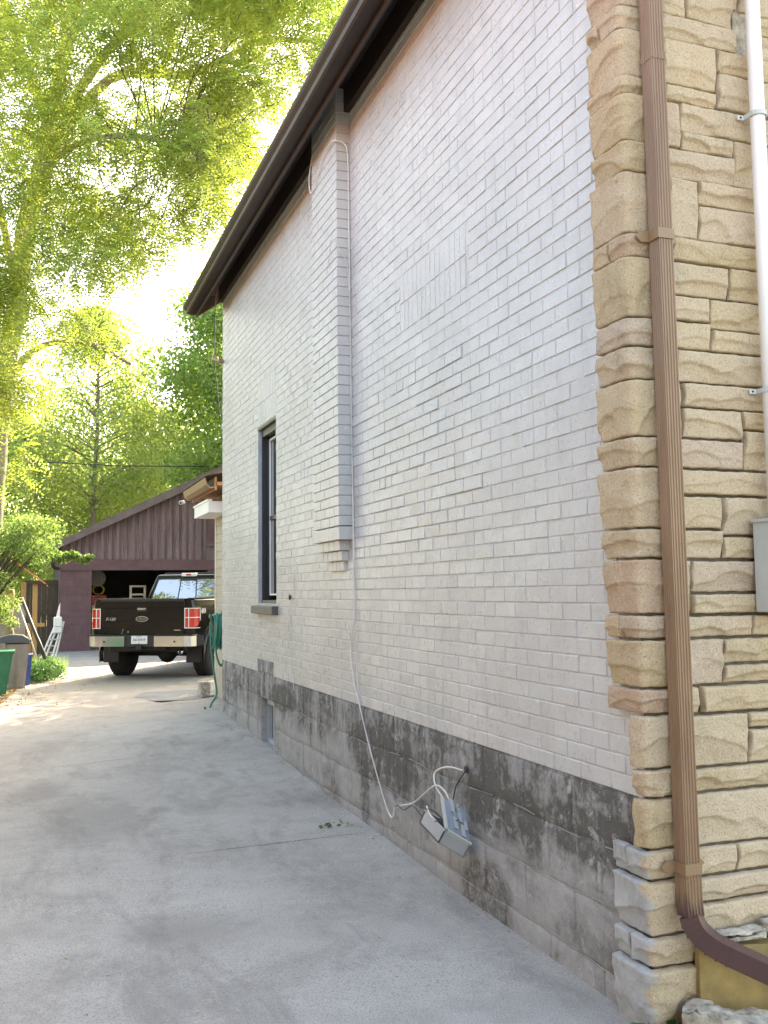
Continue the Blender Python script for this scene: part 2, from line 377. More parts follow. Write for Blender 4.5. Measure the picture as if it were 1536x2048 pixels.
def fast_mesh(name, V, F4, mat, smooth=False):
    """V (n,3) F (m,4) numpy quads"""
    me = bpy.data.meshes.new(name); n = len(V); k = F4.shape[1]; mm = len(F4)
    me.vertices.add(n); me.vertices.foreach_set('co', np.asarray(V, np.float32).ravel())
    me.loops.add(mm*k); me.loops.foreach_set('vertex_index', np.asarray(F4, np.int32).ravel())
    me.polygons.add(mm); me.polygons.foreach_set('loop_start', np.arange(0, mm*k, k, dtype=np.int32))
    me.update(calc_edges=True); me.materials.append(MAT[mat]); return me
def text_mesh(txt, size, mat, depth=.002, bold=0.0, shear=0.0):
    cu = bpy.data.curves.new('lettering', 'FONT'); cu.body = txt; cu.size = size; cu.extrude = depth; cu.align_x = 'CENTER'; cu.align_y = 'CENTER'; cu.offset = bold; cu.shear = shear
    t = bpy.data.objects.new('tmp', cu); COL.objects.link(t); dg = bpy.context.evaluated_depsgraph_get(); dg.update()
    me = bpy.data.meshes.new_from_object(t.evaluated_get(dg)); bpy.data.objects.remove(t); bpy.data.curves.remove(cu)
    me.materials.clear(); me.materials.append(MAT[mat]); return me
def lerp(a, b, t): return a+(b-a)*t
def sstep(a, b, x): t = min(1, max(0, (x-a)/(b-a))); return t*t*(3-2*t)
def interp(x, xs, ys): return float(np.interp(x, xs, ys))
def gz(x, y):
    wy = interp(y, [2, 3.2, 4.7, 5.4, 7, 8.6, 11, 13, 16, 20], [.085, .085, .098, .118, .152, .238, .305, .27, .15, .12])
    b = interp(y, [-10, 3, 12, 20, 30], [.06, .085, .10, .12, .09])
    return b+(wy-b)*min(1, max(0, (x+.9)/3.0))
# numpy value noise for mesh relief
def vnoise(seed):
    rg = np.random.default_rng(seed); G = rg.random((64, 64))
    def f(u, v):
        u = np.asarray(u) % 63; v = np.asarray(v) % 63; iu = u.astype(int); iv = v.astype(int); fu = u-iu; fv = v-iv
        fu = fu*fu*(3-2*fu); fv = fv*fv*(3-2*fv); a = G[iu, iv]; b = G[(iu+1) % 64, iv]; c = G[iu, (iv+1) % 64]; d = G[(iu+1) % 64, (iv+1) % 64]
        return (a*(1-fu)+b*fu)*(1-fv)+(c*(1-fu)+d*fu)*fv
    return f
VN = vnoise(3)
def fbm(u, v, o=4):
    s = 0; a = .5; 
    for i in range(o): s = s+a*VN(u*2**i+17*i, v*2**i+31*i); a *= .5
    return s

D = 2.114; ZB = .885; PITCHZ = .0707
# ============================================================ SETTING
g = MB(); N = 40
xs = [-300, -60, -20, -8, -3, 0, 3, 8, 20, 60, 300]; ys = [-300, -60, -20, -5, 0, 5, 10, 15, 20, 30, 60, 300]
g.add([(x, y, .0) for y in ys for x in xs], [(j*len(xs)+i, j*len(xs)+i+1, (j+1)*len(xs)+i+1, (j+1)*len(xs)+i) for j in range(len(ys)-1) for i in range(len(xs)-1)])
tag(g.build('ground', 'dirt'), kind='structure', label='bare soil and thin grass around the driveway')

drive = MB(); drive.box(-1.35, 5.8, -6, 21.4, -.05, .02)
driveway = tag(drive.build('driveway', 'asphalt'), kind='structure')
def left_edge(y): return interp(y, [-6, 8, 12, 16.4, 18.4, 20.0, 24, 30], [-1.3, -1.2, -.75, -.36, -.05, .30, .62, .80])
joints = [-6, -.35, 2.74, 5.83, 8.92, 21.4]
for a, b in zip(joints[:-1], joints[1:]):
    y0, y1 = a+(.0040 if a == 5.83 else .0022), b-(.0040 if b == 5.83 else .0022); ny = 30; nx = 16
    V = []; F = []
    for j in range(ny+1):
        y = lerp(y0, y1, j/ny); xr = 2.112 if y < 11.0 else (2.42 if y < 12.97 else 5.6)
        xl = left_edge(y)
        if y < 2.7: xr = 2.22
        for i in range(nx+1):
            x = lerp(xl, xr, i/nx); yy = y + (x-1)*(-.035 if False else 0) + .006*math.sin(x*3+a*7)
            V.append((x, yy, gz(x, y)))
    for j in range(ny):
        for i in range(nx):
            k = j*(nx+1)+i; F.append((k, k+1, k+nx+2, k+nx+1))
    # skirts
    base = len(V); rim = [i for i in range(nx+1)]+[j*(nx+1)+nx for j in range(1, ny+1)]+[ny*(nx+1)+i for i in range(nx-1, -1, -1)]+[j*(nx+1) for j in range(ny-1, 0, -1)]
    for k in rim: V.append((V[k][0], V[k][1], V[k][2]-.06))
    for q in range(len(rim)): F.append((rim[q], rim[(q+1) % len(rim)], base+(q+1) % len(rim), base+q))
    o = MB().add(V, F).build('slab', 'concrete', driveway, False)
# lower fill strip under joints follows the surface
fl = MB(); V = []; F = []
ysl = np.linspace(-6, 21.4, 60)
for y in ysl:
    xl = left_edge(y)
    for i in range(9):
        x = lerp(xl+.02, 2.10 if y < 11 else (2.41 if y < 12.97 else 5.58), i/8); V.append((x, y, gz(x, y)-.034))
for j in range(59):
    for i in range(8): k = j*9+i; F.append((k, k+1, k+10, k+9))
MB().add(V, F).build('joint_filler', 'concrete', driveway)
ap = MB(); V = []; F = []
for j in range(13):
    y = lerp(21.42, 34, j/12)
    for i in range(11): x = lerp(left_edge(y)-.1, 9, i/10); V.append((x, y, gz(x, y)+.0))
for j in range(12):
    for i in range(10): k = j*11+i; F.append((k, k+1, k+12, k+11))
tag(MB().add(V, F).build('gravel_apron', 'asphalt'), kind='structure')
pt = MB(); pts = []
for k in range(28):
    a = 2*math.pi*k/28; rx = 1.0+.12*math.sin(3*a+1)+.07*math.sin(7*a); x = 2.05+.62*math.cos(a)*rx; y = 13.65+.95*math.sin(a)*rx
    x = min(x, 2.38 if y < 12.97 else 9); pts.append((x, y, gz(x, y)+.004))
pt.add(pts, [tuple(range(28))]); tag(pt.build('driveway_patch', 'asphalt'), kind='structure')

# ============================================================ HOUSE
house = empty('brick_house', (0, 0, 0), 0, 'grey-painted brick house with a rusticated stone front corner and dark brown eaves', 'house')
# --- side wall slab with window openings
WY0, WY1, WZ0, WZ1 = 8.44, 9.15, 1.545, 3.27
BY0, BY1, BZ0, BZ1 = 8.53, 9.05, .235, .655
sw = MB(); X0, X1 = D+.0032, D+.28; ZT = 5.30
for (y0, y1, z0, z1) in [(2.955, WY0, .90, ZT), (WY1, 11.0, .90, ZT), (WY0, WY1, .90, WZ0), (WY0, WY1, WZ1, ZT)]: sw.box(X0, X1, y0, y1, z0, z1)
side = sub(sw, 'side_wall', 'mortar', house)
fd = MB(); F0, F1 = D+.004, D+.28
for (y0, y1, z0, z1) in [(2.955, BY0, -.1, .90), (BY1, 11.0, -.1, .90), (BY0, BY1, -.1, BZ0), (BY0, BY1, BZ1, .90)]: fd.box(F0, F1, y0, y1, z0, z1)
found = sub(fd, 'foundation', 'parge', house)
# --- bricks
def in_rect(y0, y1, z0, z1, r, m=.0): return y1 > r[0]-m and y0 < r[1]+m and z1 > r[2]-m and z0 < r[3]+m
bricks = []   # (yc, zc, len, h, proud)
BL, BH, GJ = .2058, .0662, .0037
rough_patch = (4.2, 6.2, 1.95, 2.95)
soldiers = []
BASEY = 0.0
def OFFS(k):
    ph = (3.298 if k % 2 else 3.402)
    ys_ = 2.965 if (.70 < ZB+k*PITCHZ < 1.18) else 3.10
    return (ys_-ph) % .2095
def add_soldier(y0, y1, z0, h):
    y = y0
    while y < y1-.03: soldiers.append((y+.031, z0+h/2, .0632, h-.004)); y += .0665
# course 0 .. 62
k = 0
holes = [(WY0, WY1, WZ0-.12, WZ1), (8.43, 9.16, 3.279, 3.705), (4.37, 5.31, 3.22, 3.562), (6.262, 6.882, 2.0, 5.4)]
while True:
    z0 = ZB+k*PITCHZ; z1 = z0+BH
    if z1 > 5.33: break
    ystart = 2.965 if (.70 < z0 < 1.18) else 3.10
    off = OFFS(k)
    yy = 11.0
    # build from the near corner toward far
    segs = []; y = ystart-off
    while y < 11.0:
        j_ = .004*math.sin(y*37+k*1.7); hd = (math.sin(y*91.7+k*12.9)*43758.5) % 1
        if hd > .955: segs += [(max(y+j_, ystart), y+.100), (y+.1045, min(y+BL+j_, 10.995))]
        else: segs.append((max(y+j_, ystart), min(y+BL+.004*math.sin((y+BL+GJ)*37+k*1.7), 10.995)))
        y += BL+GJ
    out = []
    for (a, b) in segs:
        if b-a < .03: continue
        parts = [(a, b)]
        for hr in holes + [(8.55, 9.17, .80, .99)]:
            if z1 > hr[2]+.01 and z0 < hr[3]-.01:
                np_ = []
                for (p, q) in parts:
                    if q <= hr[0] or p >= hr[1]: np_.append((p, q)); continue
                    if p < hr[0]-.03: np_.append((p, hr[0]-.002))
                    if q > hr[1]+.03: np_.append((hr[1]+.002, q))
                parts = np_
        out += parts
    for (a, b) in out: bricks.append(((a+b)/2, (z0+z1)/2, b-a, BH))
    k += 1
add_soldier(8.44, 9.15, 3.275, .219); add_soldier(8.44, 9.15, 3.494, .219)
add_soldier(4.38, 5.30, 3.219, .1765); add_soldier(4.38, 5.30, 3.3955, .1765)
bricks += soldiers
def brick_verts(yc, zc, ly, lz, px, c=.0045, jit=.0):
    """front face pointing -x, from the mortar plane to x = D - px"""
    xb, xf = D+.0065, D-px; r = lambda: random.uniform(-jit, jit)
    y0, y1, z0, z1 = yc-ly/2, yc+ly/2, zc-lz/2, zc+lz/2
    q = [(xb, y0, z0), (xb, y1, z0), (xb, y1, z1), (xb, y0, z1)]
    tilt = random.uniform(-.0016, .0016)*(1.3 if jit > .0015 else 1)
    tlt2 = random.uniform(-.0010, .0010)*(1.8 if jit > .0015 else 1); mdl = [(xf+.0038+tilt, y0+r(), z0+r()), (xf+.0038-tilt, y1+r(), z0+r()), (xf+.0038-tilt, y1+r(), z1+r()), (xf+.0038+tilt, y0+r(), z1+r())]
    fr = [(xf+tilt+tlt2, y0+.003, z0+.0028), (xf-tilt+tlt2, y1-.003, z0+.0028), (xf-tilt-tlt2, y1-.003, z1-c), (xf+tilt-tlt2, y0+.003, z1-c)]
    V = q+mdl+fr; F = []
    for a in (0, 4):
        for i in range(4): F.append((a+i, a+(i+1) % 4, a+4+(i+1) % 4, a+4+i))
    F.append((8, 9, 10, 11)); return V, F
def pxsize(y, z):   # rough screen size of a brick face from the view point
    d = math.sqrt(D*D+y*y+(z-1.65)**2); return D/d**3
vis = []
for i, b in enumerate(bricks):
    y, z = b[0], b[1]
    # inside the photographed part of the wall
    cxp = (y*sy*-0 ) 
    px = (D*cy-y*sy); pz = (D*sy+y*cy); u = 768+1903*px/pz; v = 1185-1903*(z-1.65)/pz
    s_ = pxsize(y, z)*b[2]*b[3] if (v > -30 and b[2] > .09) else 0
    vis.append((s_, i))
vis.sort(reverse=True); single = set(i for _, i in vis[:295])
stuffmb = MB(); shared = {}
for i, (yc, zc, ly, lz) in enumerate(bricks):
    ir = in_rect(yc-.01, yc+.01, zc-.01, zc+.01, rough_patch)
    jit = .0018 if ir else .0009; px = random.uniform(-.0010, .0010) + (random.uniform(-.0002, .0042) if ir else 0)
    if i in single:
        key = (round(ly, 2), round(lz, 2), random.randrange(4), ir)
        if key not in shared:
            V, F = brick_verts(0, 0, ly, lz, px, jit=jit); V = [(a-D, b, c) for a, b, c in V]
            shared[key] = (MB().add(V, F).mesh('brick', 'brick'), ly, lz)
        me, l0, h0 = shared[key]
        o = put('brick', me, side); o.location = (D+random.uniform(-.0008, .0008), yc, zc); o.scale = (1, ly/l0, lz/h0)
    else:
        V, F = brick_verts(yc, zc, ly, lz, px, jit=jit); stuffmb.add(V, F)
o = sub(stuffmb, 'brick', 'brick', side); o['kind'] = 'stuff'
# --- chimney breast with corbelled foot
CX = 2.014; ch = MB(); ch.box(CX+.008, D+.02, 6.267, 6.877, 2.11, 5.30)
chim = sub(ch, 'chimney_breast', 'mortar', house)
cst = 0
def chbrick(x0, x1, y0, y1, z0, z1): MB().cham(x0, x1, y0, y1, z0, z1, .003).build('brick', 'brick', chim)
k = 0; z = 2.106
while z < 5.27:
    cuts = [6.257, 6.365, 6.589, 6.813, 6.885] if k % 2 else [6.257, 6.477, 6.701, 6.885]
    for a, b in zip(cuts[:-1], cuts[1:]): chbrick(CX+random.uniform(-.001, .001), D+.004, a+.002, b-.004, z, z+BH)
    z += PITCHZ; k += 1
chbrick(CX-.004, D+.004, 6.245, 6.895, 2.008, 2.098)
for q, (x0, ya, yb, zz) in enumerate([(2.040, 6.33, 6.84, 1.937), (2.066, 6.36, 6.80, 1.866), (2.092, 6.40, 6.74, 1.795)]):
    n = 4; w_ = (yb-ya)/n
    for j in range(n): chbrick(x0, D+.004, ya+j*w_+.002, ya+(j+1)*w_-.004, zz, zz+BH+.003)

# --- foundation blocks
z = .0; rows = [(-.06, .185), (.19, .42), (.425, .655), (.66, .872)]
for ri, (z0, z1) in enumerate(rows):
    y = 2.97-.2*(ri % 2)-.1
    while y < 11.0:
        ln = .395; a, b = max(y, 2.97 if z0 > .64 else 3.14), min(y+ln, 10.98); y += ln+.012
        if b-a < .05: continue
        segs = [(a, b)]
        if z1 > BZ0 and z0 < BZ1-.02:
            s2 = []
            for p, q in segs:
                if q <= BY0 or p >= BY1: s2.append((p, q)); continue
                if p < BY0-.04: s2.append((p, BY0-.002))
                if q > BY1+.04: s2.append((BY1+.002, q))
            segs = s2
        for p, q in segs:
            nu, nv = max(4, int((q-p)/.045)), 7; V = []; F = []
            for j in range(nv+1):
                for i in range(nu+1):
                    fu = 0 if i == 0 else (1 if i == nu else (i-.9)/(nu-1.8)); fv = 0 if j == 0 else (1 if j == nv else (j-.88)/(nv-1.76))
                    u = lerp(p, q, fu); v = lerp(z0, z1, fv); e = 0 if (i in (0, nu) or j in (0, nv)) else 1
                    h = .001+e*.0030+.007*(float(fbm(u*9+ri*3, v*9))-.45)
                    V.append((D+.004-h, u+ (random.uniform(-.004, .004) if e == 0 else 0), v+.006*math.sin(u*5+ri*2)+(random.uniform(-.003, .003) if e == 0 else 0)))
            for j in range(nv):
                for i in range(nu): kk = j*(nu+1)+i; F.append((kk, kk+1, kk+nu+2, kk+nu+1))
            n0 = len(V); rim = [i for i in range(nu+1)]+[j*(nu+1)+nu for j in range(1, nv+1)]+[nv*(nu+1)+i for i in range(nu-1, -1, -1)]+[j*(nu+1) for j in range(nv-1, 0, -1)]
            for kk in rim: V.append((D+.012, V[kk][1], V[kk][2]))
            for t_ in range(len(rim)): F.append((rim[t_], rim[(t_+1) % len(rim)], n0+(t_+1) % len(rim), n0+t_))
            MB().add(V, F).build('block', 'block', found, True)
for zc in (.187, .4225, .657):
    pts = []
    for q in range(330):
        y = 3.15+q*.0238
        if BY0-.02 < y < BY1+.02 and BZ0 < zc < BZ1: 
            if len(pts) > 3: MB().tube(pts, .0024, 5).build('mortar_bead', 'bead', found, True)
            pts = []; continue
        if VN(q*.13, zc*31) > .68:
            if len(pts) > 4: MB().tube(pts, .0024, 5).build('mortar_bead', 'bead', found, True)
            pts = []; continue
        pts.append((D+.0005, y, zc+.010*math.sin(y*5+zc*10)+.004*(float(VN(y*9, zc*7))-.5)*2))
    if len(pts) > 4: MB().tube(pts, .0024, 5).build('mortar_bead', 'bead', found, True)
MB().cham(D-.008, D+.02, 8.56, 8.85, .90, 1.012, .006).build('block', 'block', found)
MB().cham(D-.008, D+.02, 8.86, 9.165, .90, 1.012, .006).build('block', 'block', found)
# sloping mortar fillet of dirt at the foot
# --- basement window
bw = sub(MB().box(D+.10, D+.13, BY0, BY1, BZ0, BZ1), 'basement_window', 'glass', house)
f_ = MB(); t_ = .035
f_.box(D+.06, D+.13, BY0+.001, BY0+t_, BZ0, BZ1-.002); f_.box(D+.06, D+.13, BY1-t_, BY1-.001, BZ0, BZ1-.002); f_.box(D+.06, D+.13, BY0+t_, BY1-t_, BZ0, BZ0+t_); f_.box(D+.06, D+.13, BY0+t_, BY1-t_, BZ1-t_-.03, BZ1-.003)
sub(f_, 'frame', 'galv', bw)
for q in range(3): yq = BY0+.1+q*.11; sub(MB().box(D+.075, D+.095, yq, yq+.016, BZ0+t_, BZ1-t_-.03), 'glazing_bar', 'galv', bw)
# --- tall window
win = sub(MB().box(D+.115, D+.125, WY0+.12, WY1-.06, WZ0+.09, WZ1-.09), 'window', 'glass', house)
fr = MB(); a, b = WY0+.002, WY1-.002
fr.box(D+.035, D+.20, b-.030, b, WZ0+.03, WZ1-.002); fr.box(D+.035, D+.20, a, a+.03, WZ0+.03, WZ1-.002); fr.box(D+.035, D+.20, a+.03, b-.03, WZ1-.10, WZ1-.002)
fr.box(D+.075, D+.20, b-.066, b-.030, WZ0+.03, WZ1-.10); fr.box(D+.075, D+.20, a+.03, a+.066, WZ0+.03, WZ1-.10)
sub(fr, 'frame', 'winframe', win)
sub(MB().box(D+.0, D+.035, WY0+.002, WY1+.03, WZ1-.03, WZ1-.003), 'drip_cap', 'winframe', win)
ws = MB(); ws.box(D+.094, D+.112, b-.074, b-.060, WZ0+.075, WZ1-.12); ws.box(D+.094, D+.112, a+.060, a+.074, WZ0+.075, WZ1-.12); ws.box(D+.094, D+.112, a+.074, b-.074, WZ0+.075, WZ0+.092); ws.box(D+.094, D+.112, a+.074, b-.074, WZ1-.137, WZ1-.12)
sub(ws, 'screen_frame', 'white', win)
sub(MB().box(D+.098, D+.115, a+.074, b-.074, 2.35, 2.39), 'meeting_rail', 'winframe', win)
sub(MB().box(D+.03, D+.2, a, b, WZ0-.003, WZ0+.03), 'inner_sill', 'greypaint', win)
sub(MB().cham(2.055, D+.05, 8.37, 9.225, 1.447, 1.523, .006), 'sill', 'greypaint', win)
sub(MB().box(D+.0005, D+.034, WY1-.0015, WY1+.004, WZ0-.02, WZ1-.03), 'jamb_paint', 'jamb', win)
# sealed hole mark and stain point on wall
# --- eaves
sub(MB().box(2.072, D+.05, 6.9, 11.02, 5.085, 5.26).box(2.072, D+.05, 2.6, 6.25, 5.085, 5.26), 'frieze_board', 'brown', house)
sub(MB().box(1.872, D+.2, 2.3, 11.34, 5.262, 5.30), 'soffit', 'soffit', house)
for (ya, yb) in ((11.34, 11.40), (2.24, 2.30)):
    rk = MB(); rk.prism([(1.855, 4.975), (5.6, 4.975+3.745*.72), (5.6, 4.975+3.745*.72+.2), (1.855, 5.175)], ya, yb); sub(rk, 'rake_board', 'brown', house)
sub(MB().box(1.855, 1.872, 2.30, 11.34, 4.972, 5.262), 'fascia', 'brown', house)
gp = [(1.854, 5.02), (1.765, 5.02), (1.752, 5.032), (1.745, 5.060), (1.722, 5.085), (1.712, 5.10), (1.712, 5.122), (1.722, 5.122), (1.724, 5.104), (1.755, 5.066), (1.764, 5.036), (1.844, 5.032), (1.846, 5.15), (1.854, 5.15)]
sub(MB().prism(gp, 2.24, 11.41), 'gutter', 'brown', house, False)
rf = MB(); rf.add([(1.78, 2.2, 5.16), (1.78, 11.45, 5.16), (5.6, 11.45, 7.92), (5.6, 2.2, 7.92), (9.4, 2.2, 5.16), (9.4, 11.45, 5.16),
                   (1.78, 2.2, 5.20), (1.78, 11.45, 5.20), (5.6, 11.45, 7.97), (5.6, 2.2, 7.97), (9.4, 2.2, 5.20), (9.4, 11.45, 5.20)],
                  [(0, 1, 2, 3), (3, 2, 5, 4), (6, 9, 8, 7), (9, 10, 11, 8), (0, 6, 7, 1), (4, 5, 11, 10), (0, 3, 9, 6), (3, 4, 10, 9), (1, 7, 8, 2), (2, 8, 11, 5)])
sub(rf, 'roof', 'roof', house)
# back, gables and right wall
sub(MB().box(2.40, 9.0, 10.8, 10.99, -.1, 5.3).box(8.8, 9.0, 3.2, 10.8, -.1, 5.3).prism([(2.2, 5.29), (9.0, 5.29), (5.6, 7.8)], 10.8, 10.99).prism([(2.2, 5.29), (9.0, 5.29), (5.6, 7.8)], 2.97, 3.15), 'rear_wall', 'mortar', house)

# --- stone front
sub(MB().box(D+.281, 9.0, 2.951, 3.2, -.1, 5.3).box(D+.03, D+.281, 2.951, 2.954, -.1, 5.3), 'backing', 'joint', house)
front = sub(MB().box(2.105, 9.0, 2.945, 2.9508, -.1, 5.3), 'front_wall', 'joint', house)
FY = 2.945
def relief(u, v, U, V_, seed):
    """u,v in metres from lower left of a stone U x V_; returns proud distance"""
    rg = random.Random(seed); o1 = rg.uniform(0, 50); o2 = rg.uniform(0, 50)
    e = np.minimum(np.minimum(u, U-u)*1.3, np.minimum(v*1.0, (V_-v)))
    edge = .80+.20*np.clip(e/.006, 0, 1)**.6; edge = np.where(e < .0008, .2, edge)
    tx, tz = rg.uniform(-.03, .03), rg.uniform(-.05, .08)
    base = .036+tx*(u-U/2)+tz*(v-V_/2)+.006*(np.abs(fbm(u*9+o1, v*10+o2)*2-.95)-.2)+.0035*(fbm(u*34+o2, v*40+o1, 3)-.4)
    cut = np.zeros_like(u); n = max(1, int(U/.16+rg.uniform(.0, 1.0)))
    if V_ > .15 and rg.random() < .45: n = 1
    for j in range(n):
        cu = (j+rg.uniform(.25, .75))/n*U; w_ = rg.uniform(.40, .80)*U/n+.02; hh = V_*rg.uniform(.30, .66); tilt = rg.uniform(-.35, .35)
        arc = hh*np.clip(1-((u-cu)/w_)**2, 0, 1)**.55*(1+tilt*(u-cu)/w_)+.006*(VN(u*40+o1+j, u*0+2)-.5)
        d_ = np.clip((arc-v)/(.55*V_), 0, 1); cut = np.maximum(cut, rg.uniform(.008, .024)*np.where(d_ > 0, d_**.30, 0))
    h = base-cut
    if rg.random() < .5:
        cu, cv, r = rg.uniform(.1, .9)*U, rg.uniform(.55, .9)*V_, rg.uniform(.25, .5)*min(V_, .14)
        q = ((u-cu)/(r*2.2))**2+((v-cv)/r)**2; h = h-.007*np.clip(1-q, 0, 1)**.45
    return np.maximum(h, .012)*edge
def stone_mesh(x0, x1, z0, z1, seed, gap=.0042):
    """front-face stone"""
    x0 += gap; x1 -= gap; z0 += gap*1.25; z1 -= gap*.8; U, V_ = x1-x0, z1-z0
    nu = int(min(70, max(10, U/.0065))); nv = int(min(36, max(8, V_/.0058)))
    us = np.concatenate([[0, .0012, .005], np.linspace(.011, U-.011, nu), [U-.005, U-.0012, U]]); vs_ = np.concatenate([[0, .0012, .005], np.linspace(.010, V_-.010, nv), [V_-.005, V_-.0012, V_]])
    uu, vv = np.meshgrid(us, vs_); h = relief(uu, vv, U, V_, seed)
    rim = (.0008*np.sin(uu*38+seed)+.0008*np.sin(uu*91+seed*2))
    X = x0+uu+np.where((uu < .004) | (uu > U-.004), .003*np.sin(vv*60+seed), 0); Z = z0+vv+np.where((vv < .004) | (vv > V_-.004), rim, 0)
    P = np.stack([X, FY+.0005-h, Z], -1).reshape(-1, 3); n1, n0 = len(us), len(vs_)
    idx = np.arange(n0*n1).reshape(n0, n1); F = np.stack([idx[:-1, :-1], idx[:-1, 1:], idx[1:, 1:], idx[1:, :-1]], -1).reshape(-1, 4)
    me = fast_mesh('stone', P, F, 'stone')
    for p in me.polygons: p.use_smooth = True
    return me
def corner_mesh(xR, yL, z0, z1, seed, painted=False, gap=.0045, ystart=None):
    """L-shaped quoin: from (x=xR on the front) round the corner to y=yL on the side wall"""
    z0 += gap*1.25; z1 -= gap*.8; V_ = z1-z0
    cx_, cy_ = D-.012, 2.945         # wall corner
    r = .030                        # rounding
    Ls = (yL-gap) - cy_ ; Lf = (xR-gap)-cx_
    if ystart: pass
    nv = int(min(36, max(8, V_/.0058))); vs_ = np.concatenate([[0, .0012, .005], np.linspace(.010, V_-.010, nv), [V_-.005, V_-.0012, V_]])
    ns, nf = max(6, int(Ls/.0075)), max(3, int(Lf/.0075))
    pts = []  # (x,y,nx,ny,u)
    for t in [0, .003]+list(np.linspace(.012, Ls-.002, ns)): pts.append((cx_, yL-gap-t, -1, 0, t))
    for a in np.linspace(.15, math.pi/2-.15, 4): pts.append((cx_, cy_, -math.cos(a), -math.sin(a), Ls+a*.02))
    for t in list(np.linspace(.002, Lf-.012, nf))+[Lf-.003, Lf]: pts.append((cx_+t, cy_, 0, -1, Ls+.032+t))
    U = Ls+.032+Lf
    us = np.array([p[4] for p in pts]); uu, vv = np.meshgrid(us, vs_); h = relief(uu, vv, U, V_, seed)
    bx = np.array([p[0] for p in pts]); by = np.array([p[1] for p in pts]); nx_ = np.array([p[2] for p in pts]); ny_ = np.array([p[3] for p in pts])
    rim = .0010*np.sin(uu*38+seed)+.001*np.sin(uu*91+seed*2)
    X = bx[None]+nx_[None]*h*1.15; Y = by[None]+ny_[None]*h*1.15+np.where(uu < .004, .004*np.sin(vv*55+seed), 0); Z = z0+vv+np.where((vv < .004) | (vv > V_-.004), rim, 0)
    P = np.stack([X, Y, Z], -1).reshape(-1, 3); n0, n1 = len(vs_), len(us)
    idx = np.arange(n0*n1).reshape(n0, n1); F = np.stack([idx[:-1, :-1], idx[:-1, 1:], idx[1:, 1:], idx[1:, :-1]], -1).reshape(-1, 4)
    me = fast_mesh('quoin_stone', P, F, 'stone')
    for p in me.polygons: p.use_smooth = True
    if painted:
        at = me.attributes.new('paint', 'FLOAT', 'POINT')
        val = np.clip((Ls+.022-uu+.012*np.sin(vv*50+seed))/.02, 0, 1).ravel(); at.data.foreach_set('value', val.astype(np.float32))
    return me
def side_stone(y0, y1, z0, z1, seed, painted=False):
    me = stone_mesh(0, y1-y0, z0, z1, seed); n = len(me.vertices); co = np.empty(n*3, np.float32); me.vertices.foreach_get('co', co); co = co.reshape(-1, 3)
    u = co[:, 0].copy(); h = FY-co[:, 1]; co[:, 0] = D-.012-h*1.15; co[:, 1] = y0+u; me.vertices.foreach_set('co', co.ravel()); me.flip_normals(); me.update()
    if painted:
        at = me.attributes.new('paint', 'FLOAT', 'POINT'); at.data.foreach_set('value', np.ones(n, np.float32))
    return me
STONES = [(2.70, 3.2, 3.886, 3.962), (2.70, 3.2, 3.782, 3.882), (2.269, 2.385, 3.876, 3.962), (2.39, 2.625, 3.886, 4.002), (2.267, 2.632, 3.78, 3.882), (2.27, 2.524, 3.598, 3.781), (2.528, 3.2, 3.685, 3.78), (2.27, 2.521, 3.527, 3.596), (2.524, 3.2, 3.534, 3.682), (2.27, 2.342, 3.341, 3.525), (2.343, 3.2, 3.415, 3.529), (2.345, 2.592, 3.341, 3.413), (2.593, 3.2, 3.229, 3.414), (2.27, 2.593, 3.222, 3.338), (2.27, 2.412, 2.985, 3.219), (2.414, 3.2, 3.131, 3.226), (2.412, 3.2, 2.985, 3.129), (2.27, 3.2, 2.889, 2.982), (2.27, 2.541, 2.761, 2.887), (2.543, 3.2, 2.761, 2.889), (2.27, 2.444, 2.661, 2.758), (2.445, 3.2, 2.641, 2.758), (2.27, 2.444, 2.549, 2.659), (2.445, 3.2, 2.549, 2.638), (2.27, 3.2, 2.424, 2.547), (2.268, 2.300, 2.210, 2.422), (2.302, 3.2, 2.327, 2.422), (2.302, 2.576, 2.21, 2.326), (2.577, 3.2, 2.251, 2.326), (2.579, 3.2, 2.094, 2.249), (2.27, 2.578, 2.094, 2.207), (2.27, 3.2, 1.994, 2.091), (2.27, 2.465, 1.866, 1.991), (2.467, 3.2, 1.843, 1.991), (2.27, 2.465, 1.753, 1.864), (2.467, 3.2, 1.753, 1.841), (2.27, 2.307, 1.547, 1.75), (2.309, 3.2, 1.627, 1.749), (2.309, 3.2, 1.547, 1.625), (2.27, 2.583, 1.461, 1.544), (2.587, 3.2, 1.461, 1.544), (2.27, 2.443, 1.287, 1.459), (2.446, 3.2, 1.361, 1.458), (2.446, 3.2, 1.287, 1.359), (2.27, 2.326, 1.184, 1.285), (2.336, 3.2, 1.184, 1.285), (2.27, 2.538, .990, 1.181), (2.541, 3.2, 1.119, 1.181), (2.541, 3.2, .990, 1.117), (2.27, 3.2, .900, .988), (2.288, 3.2, .709, .898), (2.27, 2.470, .604, .707), (2.472, 3.2, .604, .707), (2.27, 3.2, .512, .601), (2.27, 3.2, .400, .510), (2.27, 2.57, .345, .397), (2.57, 3.2, .345, .397), (2.27, 3.2, .20, .343), (2.27, 3.2, .03, .198)]
z = 3.962
while z < 5.25:
    h = random.choice([.09, .12, .18]); x = 2.27
    while x < 3.2: wd = random.uniform(.16, .4); STONES.append((x, min(3.2, x+wd), z+.002, min(z+h, 5.26))); x += wd
    z += h
for i, s_ in enumerate(STONES):
    put('stone', stone_mesh(*s_, seed=100+i*7), front)
COURSE = [3.872, 3.776, 3.593, 3.518, 3.337, 3.215, 2.976, 2.886, 2.757, 2.660, 2.546, 2.421, 2.206, 2.093, 1.867, 1.756, 1.551, 1.461, 1.285, 1.191, .999, .897, .716, .610, .414, .309, .06]
